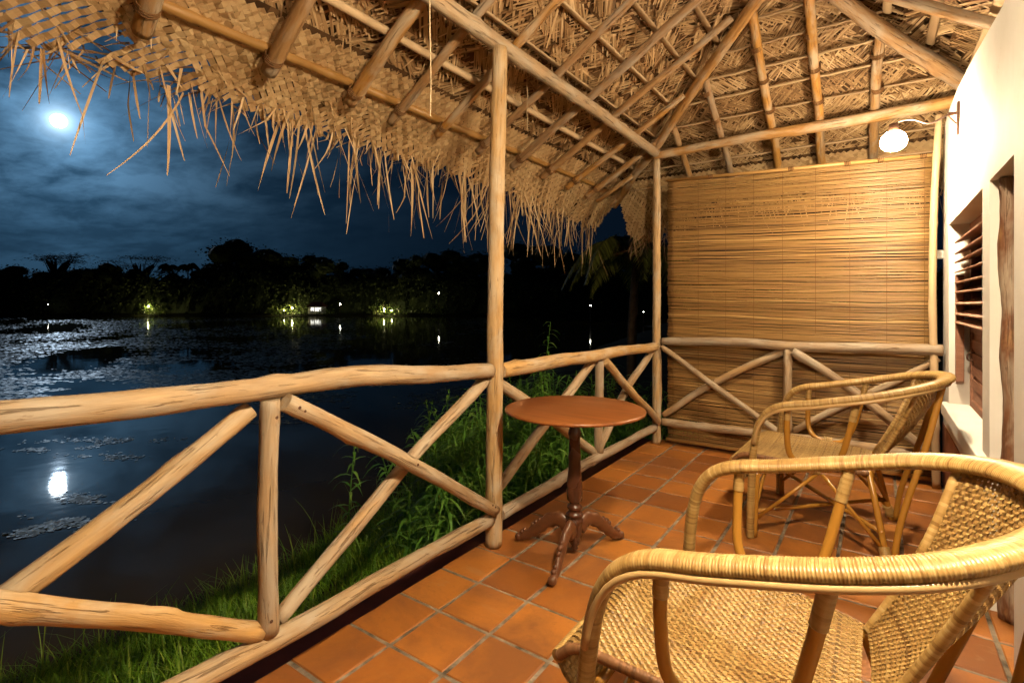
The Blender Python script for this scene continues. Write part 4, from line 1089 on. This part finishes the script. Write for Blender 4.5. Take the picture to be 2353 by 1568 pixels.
for (dx, dy, wx, wy, n2) in ((70, 1215, 130, 24, 420), (150, 1196, 90, 16, 200), (195, 1145, 70, 14, 200), (190, 1020, 150, 12, 420), (60, 1030, 90, 10, 200), (250, 1050, 120, 8, 200), (15, 1420, 30, 10, 60), (300, 1010, 140, 8, 260)):
    for k in range(n2):                       # small loose mats nearer the bank
        qx, qy = dx + rw.gauss(0, wx * .42), dy + rw.gauss(0, wy * .42); Z = (CAMZ - FZ) * 1194.8 / (qy - 694.2); X = (qx - 1176) / 1194.8 * Z
        if noise.noise(V((X * 2.2, Z * 2.2, 9))) < -.05: continue
        p = far(X, Z, FZ + .004); sz = rw.uniform(.012, .035); a0 = rw.uniform(0, 6.3); tx, ty = rw.gauss(0, .05), rw.gauss(0, .05); pts = []
        for q_ in range(5):
            a = a0 + 6.283 * q_ / 5; rr = sz * rw.uniform(.6, 1.2); ex, ey = math.cos(a) * rr, math.sin(a) * rr; pts.append(p + V((ex, ey, (abs(tx) + abs(ty)) * sz + tx * ex + ty * ey)))
        fw.poly(pts, None, rw.uniform(.7, 1))  # paler values put the moon's glint into the colour of these mats
tag(fw.build('floating_weed', M['weed']), 'patches of floating water weed catching the moonlight', 'water weed', kind='stuff')

# ================================================================== FAR SHORE
def crown_round(seed, n=1900, flat=1.0, lump=13):
    r = random.Random(seed); mb = MB(); cs = [(V((r.gauss(0, .33), r.gauss(0, .33), r.uniform(-.35, .42) * flat)), r.uniform(.20, .36)) for _ in range(lump)]
    for c_, rad in cs: core_blob(mb, c_, rad * .74, .8 * flat, r)
    for k in range(n):
        c_, rad = r.choice(cs); v = V((r.gauss(0, 1), r.gauss(0, 1), r.gauss(0, 1))).normalized() * rad * r.uniform(.55, 1.22); v.z *= .8 * flat
        p = c_ + v; nn = V((r.gauss(0, 1), r.gauss(0, 1), r.gauss(0, 1))).normalized(); a = nn.orthogonal().normalized(); b_ = nn.cross(a); s = r.uniform(.014, .036)
        pts = [p + a * s * r.uniform(.7, 1.3), p + b_ * s * .7 * r.uniform(.6, 1.2), p - a * s * r.uniform(.7, 1.3), p - b_ * s * .7]
        mb.poly(pts, None, r.random())
    return mb
def core_blob(mb, c_, rad, fz, r, seg=9, rings=6):
    b = len(mb.v); o = r.uniform(0, 90)          # the dense inner mass of a crown clump, lumpy
    for i in range(rings + 1):
        for k in range(seg):
            th = math.pi * i / rings; ph = 2 * math.pi * k / seg; d = V((math.sin(th) * math.cos(ph), math.sin(th) * math.sin(ph), math.cos(th)))
            q = rad * (1 + .32 * noise.noise(d * 2.2 + V((o, 0, 0)))); mb.v.append((c_.x + d.x * q, c_.y + d.y * q, c_.z + d.z * q * fz))
    for i in range(rings):
        for k in range(seg): mb.face([b + i * seg + k, b + i * seg + (k + 1) % seg, b + (i + 1) * seg + (k + 1) % seg, b + (i + 1) * seg + k], None, r.random() * .5)
def crown_umbrella(seed):
    r = random.Random(seed); mb = MB()
    for k in range(9):
        cx_, cy_, cz_ = r.gauss(0, .34), r.gauss(0, .34), r.uniform(-.28, .30); w_ = r.uniform(.18, .36)
        mb.tube([V((0, 0, -.95)), V((cx_ * .2, cy_ * .2, -.55)), V((cx_, cy_, cz_ - .02))], [.022, .016, .006], 5, False, .1)
        for i in range(230):
            x = cx_ + r.gauss(0, w_ * .55); y = cy_ + r.gauss(0, w_ * .55); z = cz_ + r.gauss(0, .03) - .25 * ((x - cx_) ** 2 + (y - cy_) ** 2)
            s = r.uniform(.014, .034); p = V((x, y, z)); a = V((1, r.gauss(0, .6), r.gauss(0, .25))).normalized(); b_ = V((r.gauss(0, .6), 1, r.gauss(0, .3))).normalized()
            mb.poly([p + a * s, p + b_ * s * .6, p - a * s, p - b_ * s * .6], None, r.random())
    return mb
CR = {}
def proto(kind):
    return {'round0': lambda: crown_round(1), 'round1': lambda: crown_round(2, 1900, .85), 'round2': lambda: crown_round(5, 2100, 1.15, 16), 'umb': lambda: crown_umbrella(4), 'umb2': lambda: crown_umbrella(8), 'palm': lambda: palm_crown(15, .62, 3, droop=1.1, lw=.03)}[kind]()
def wpx(px, Z): return (px - 1176) / 1194.8 * Z
def hpx(py, Z): return CAMZ + (694.2 - py) / 1194.8 * Z
FT = [(15, 598, 120, 'round0', 'low round dark tree at the left edge of the far shore'), (128, 572, 128, 'umb', 'dark flat-topped tree standing above the far trees below the moon'), (205, 596, 90, 'round1', 'dark round tree just right of the leftmost flat-topped tree'),
      (262, 604, 80, 'round2', 'smaller dark tree between the two flat-topped trees'), (322, 584, 118, 'umb2', 'second dark flat-topped tree, straight above the green garden lamp'), (388, 600, 62, 'palm', 'small far palm right of the second flat-topped tree'),
      (432, 598, 66, 'palm', 'far palm just left of the tallest round tree'), (492, 588, 80, 'round1', 'rounded dark tree forming the left shoulder of the tallest crown'), (556, 551, 128, 'round2', 'tallest round dark tree of the far shore'), (632, 566, 110, 'round0', 'broad dark tree right of the tallest one, above the lit garden'),
      (690, 578, 90, 'round1', 'dark tree behind the white lit house'), (748, 588, 92, 'round2', 'rounded tree left of the gap in the far treeline'), (838, 604, 84, 'round0', 'low dark tree right of the gap in the far treeline'), (896, 592, 110, 'round1', 'dark tree above the floodlit green bushes'),
      (968, 580, 110, 'round2', 'dark tree behind the tall white shore lamp'), (1050, 566, 120, 'round0', 'big dark tree at the left side of the tall post'), (1215, 556, 150, 'round2', 'big black tree seen right of the tall post'), (1330, 545, 160, 'round1', 'black tree beyond the reed shoot'), (1460, 530, 170, 'round0', 'black tree seen at the corner post')]
pmesh = {}
for k, (px, py, wpx_, kind, lb) in enumerate(FT):
    Z = 104 + (k * 37 % 11) - (8 if px > 1100 else 0); X = wpx(px, Z); top = hpx(py, Z); W_ = wpx_ / 1194.8 * Z
    t_ = empty('far_tree' if kind != 'palm' else 'far_palm', far(X, Z, FZ + .4), lb, 'tree' if kind != 'palm' else 'palm tree', 'trees on the far shore', rz=k * 1.3)
    if kind not in pmesh: o = proto(kind).build('crown', M['tree'], t_); pmesh[kind] = o.data
    else: o = bpy.data.objects.new('crown', pmesh[kind]); col.objects.link(o); o.parent = t_
    H = top - FZ - .4
    if kind.startswith('umb'): sc = (W_ * .85, W_ * .85, W_ * .62); cz_ = H - W_ * .22
    elif kind == 'palm': sc = (W_ * .8,) * 3; cz_ = H - W_ * .18
    else: sc = (W_ * .92, W_ * .92, max(H * .52, W_ * .6)); cz_ = H - sc[2] * .72
    o.scale = sc; o.location = (0, 0, cz_)
    tk = 'trunk%d' % (kind == 'palm')
    if tk not in pmesh:
        q = trunk([(0, 0, 0), (.12, .05, .35), (0, .1, .7), (.03, 0, 1.0)], .32 if kind != 'palm' else .17, .16 if kind != 'palm' else .10, 7)
        for az in (0.4, 2.3, 4.4) if kind != 'palm' else (): q.tube([V((0, .1, .66)), V((math.cos(az) * 1.0, math.sin(az) * 1.0, .86)), V((math.cos(az) * 2.4, math.sin(az) * 2.4, 1.02))], [.15, .10, .04], 6)
        pmesh[tk] = q.build('trunk', M['trunk'], t_, True).data; o2 = t_.children[-1] if t_.children else None; o2 = [c_ for c_ in t_.children if c_.name.startswith('trunk')][0]
    else: o2 = bpy.data.objects.new('trunk', pmesh[tk]); col.objects.link(o2); o2.parent = t_
    o2.scale = (1, 1, cz_)
# the mass of undergrowth and lower trees behind and between them
ug = MB(); ru = random.Random(8)
for k in range(34000):
    X = ru.uniform(-125, 110); e0 = far_edge(X); Z = e0 + 2.5 + abs(ru.gauss(0, 1)) * 9 + ru.uniform(0, 3)
    hmax = 7.6 + 2.4 * noise.noise(V((X * .09, 1, 2))) + 1.6 * noise.noise(V((X * .3, 4, 2))); z = FZ + .3 + hmax * (ru.random() ** .75) * min(1, .35 + (Z - e0) / 12)
    p = far(X, Z, z); s = ru.uniform(.14, .36); nn = V((ru.gauss(0, 1), ru.gauss(0, 1), ru.gauss(0, .8))).normalized(); a = nn.orthogonal().normalized(); b_ = nn.cross(a)
    ug.poly([p + a * s, p + b_ * s * .7, p - a * s * .9, p - b_ * s * .7], None, ru.random())
for (dZ, hk) in ((9, .86), (16, 1.0)):         # its dense inner mass, one lumpy ridge behind another
    b0 = len(ug.v); n1 = 300
    for i in range(n1 + 1):
        X = -150 + 290 * i / n1; hm = (7.6 + 2.4 * noise.noise(V((X * .09, 1, 2))) + 1.6 * noise.noise(V((X * .3, 4, 2))) + 1.1 * noise.noise(V((X * 1.1, 4, dZ)))) * hk
        for j, (oz, f) in enumerate(((-3.5, 0), (-3.0, .35), (-1.5, .75), (0, 1), (1.5, .7), (3, 0))):
            p = far(X + noise.noise(V((X, j, 3))), far_edge(X) + dZ + oz + 1.2 * noise.noise(V((X * .5, j * 2, dZ))), FZ + .2 + hm * f); ug.v.append(tuple(p))
    for i in range(n1):
        for j in range(5): ug.face([b0 + 6 * i + j, b0 + 6 * i + j + 1, b0 + 6 * i + j + 7, b0 + 6 * i + j + 6], None, ru.random() * .4)
tag(ug.build('far_undergrowth', M['tree']), 'black mass of undergrowth along the far shore', 'undergrowth', kind='stuff')

def garden_bush(X, Z, w_, h, lb, seed):
    e_ = empty('lit_bush', far(X, Z, FZ + .3), lb, 'bush', 'floodlit bushes on the far shore', rz=seed)
    r = random.Random(seed); mb = MB()
    for k in range(170):
        v = V((r.gauss(0, .42), r.gauss(0, .42), abs(r.gauss(.35, .28)))); nn = V((r.gauss(0, 1), r.gauss(0, 1), r.gauss(0, 1))).normalized(); a = nn.orthogonal().normalized(); b_ = nn.cross(a); s = r.uniform(.10, .2)
        p = V((v.x * w_, v.y * w_, v.z * h)); mb.poly([p + a * s, p + b_ * s * .6, p - a * s, p - b_ * s * .6], None, r.random())
    mb.build('foliage', M['lit_leaf'], e_); q = MB(); q.tube([V((0, 0, 0)), V((.05, 0, h * .6))], .05, 5); q.build('stem', M['trunk'], e_)
def garden_lamp(X, Z, h, lb, mat='far_lamp', r=.09):
    e_ = empty('garden_lamp', far(X, Z, FZ + .2), lb, 'lamp', 'lamps on the far shore')
    q = MB(); q.tube([V((0, 0, 0)), V((0, 0, h - r))], .035, 6); q.build('lamp_pole', M['iron'], e_)
    q = MB(); q.lathe([(r * .3, -r * .95), (r * .8, -r * .6), (r, 0), (r * .8, r * .6), (r * .3, r * .95)], 8, (0, 0, h)); q.build('lamp_globe', M[mat], e_)
ZB = 94
garden_bush(wpx(334, ZB), ZB + 1.0, 1.6, 2.6, 'small yellow-green floodlit bush alone on the far shore, left', 41); garden_lamp(wpx(333, ZB), ZB + .8, 1.5, 'garden lamp before the lone green bush on the far left shore')
garden_bush(wpx(352, ZB), ZB + .6, 1.3, 1.0, 'very small floodlit bush just right of the lone green one', 42)
for k, (px, w_, h, lb) in enumerate(((640, 2.2, 1.6, 'leftmost floodlit bush of the lit garden by the white house'), (664, 2.4, 2.3, 'tall floodlit bush left of the white house'), (688, 1.8, 2.0, 'floodlit bush touching the white house'), (742, 1.8, 1.0, 'low floodlit bush right of the white house'),
                                     (862, 1.7, 1.7, 'left floodlit bush under the far trees, right of the gap'), (880, 2.0, 2.6, 'tallest floodlit bush right of the treeline gap'), (906, 2.0, 1.4, 'low floodlit bush right of the tallest lit one'), (1000, 1.6, 1.6, 'faint bush below the tall white shore lamp'))):
    garden_bush(wpx(px, ZB), ZB + .9, w_ * 1.35, h * 1.1, lb, 50 + k)
garden_lamp(wpx(668, ZB), ZB + .6, 1.2, 'garden lamp among the bushes left of the white house'); garden_lamp(wpx(650, ZB), ZB + .5, .8, 'low garden lamp at the left end of the lit garden', r=.06)
garden_lamp(wpx(880, ZB), ZB + .7, 1.0, 'garden lamp under the tallest floodlit bush'); garden_lamp(wpx(898, ZB), ZB + .6, .7, 'low garden lamp right of the tallest floodlit bush', r=.06)
garden_lamp(wpx(781, ZB), ZB, 1.9, 'post lamp alone right of the white house', 'far_lamp_white', .11); garden_lamp(wpx(1008, ZB), ZB, 3.9, 'tall white shore lamp near the tall post', 'far_lamp_white', .10)
garden_lamp(wpx(88, ZB), ZB + 2, 1.9, 'faint lamp at the far left shore', 'far_lamp_white', .04); garden_lamp(wpx(1356, 60), 60, 1.9, 'tiny yellow lamp beyond the reed shoot', 'far_lamp_white', .06); garden_lamp(wpx(1478, 58), 58, 1.2, 'tiny dim lamp next to the corner post', 'far_lamp_white', .03)
hb = empty('lakeside_house', far(wpx(716, ZB), ZB + 1.6, FZ + .3), 'small white lit house on the far shore among floodlit bushes', 'house', rz=R(YAW)); hb.scale = (.68, .68, .68)
q = MB(); q.box((-1.9, 0, 0), (1.9, 3, 2.1)); q.build('wall', M['house_white'], hb)
q = MB(); q.poly([(-2.4, -.6, 2.0), (2.4, -.6, 2.0), (1.2, 1.5, 3.3), (-1.2, 1.5, 3.3)]); q.poly([(2.4, -.6, 2.0), (2.4, 3.6, 2.0), (1.2, 1.5, 3.3)]); q.poly([(2.4, 3.6, 2.0), (-2.4, 3.6, 2.0), (-1.2, 1.5, 3.3), (1.2, 1.5, 3.3)]); q.poly([(-2.4, 3.6, 2.0), (-2.4, -.6, 2.0), (-1.2, 1.5, 3.3)]); q.poly([(-2.4, -.6, 2), (-2.4, 3.6, 2), (2.4, 3.6, 2), (2.4, -.6, 2)]); q.build('roof', M['roofing'], hb)
for x in (-.75, .35, 1.2):
    q = MB(); q.box((x - .42, -.03, .75), (x + .42, -.003, 1.75)); w_ = q.build('window', M['lit_window'], hb)
    q = MB(); q.box((x - .03, -.06, .75), (x + .03, -.0305, 1.75)); q.build('window_bar', M['trunk'], w_)

# ================================================================== MOON
q = MB(); rr = 7.6; q.lathe([(rr * math.sin(a) + .01, -rr * math.cos(a)) for a in [math.pi * k / 16 for k in range(17)]], 32)
mo = q.build('moon', M['moon'], None, True); mo.location = V((CAMX, CAMY, CAMZ)) + MOON * 800
tag(mo, 'bright full moon glowing behind thin cloud over the lake', 'moon')
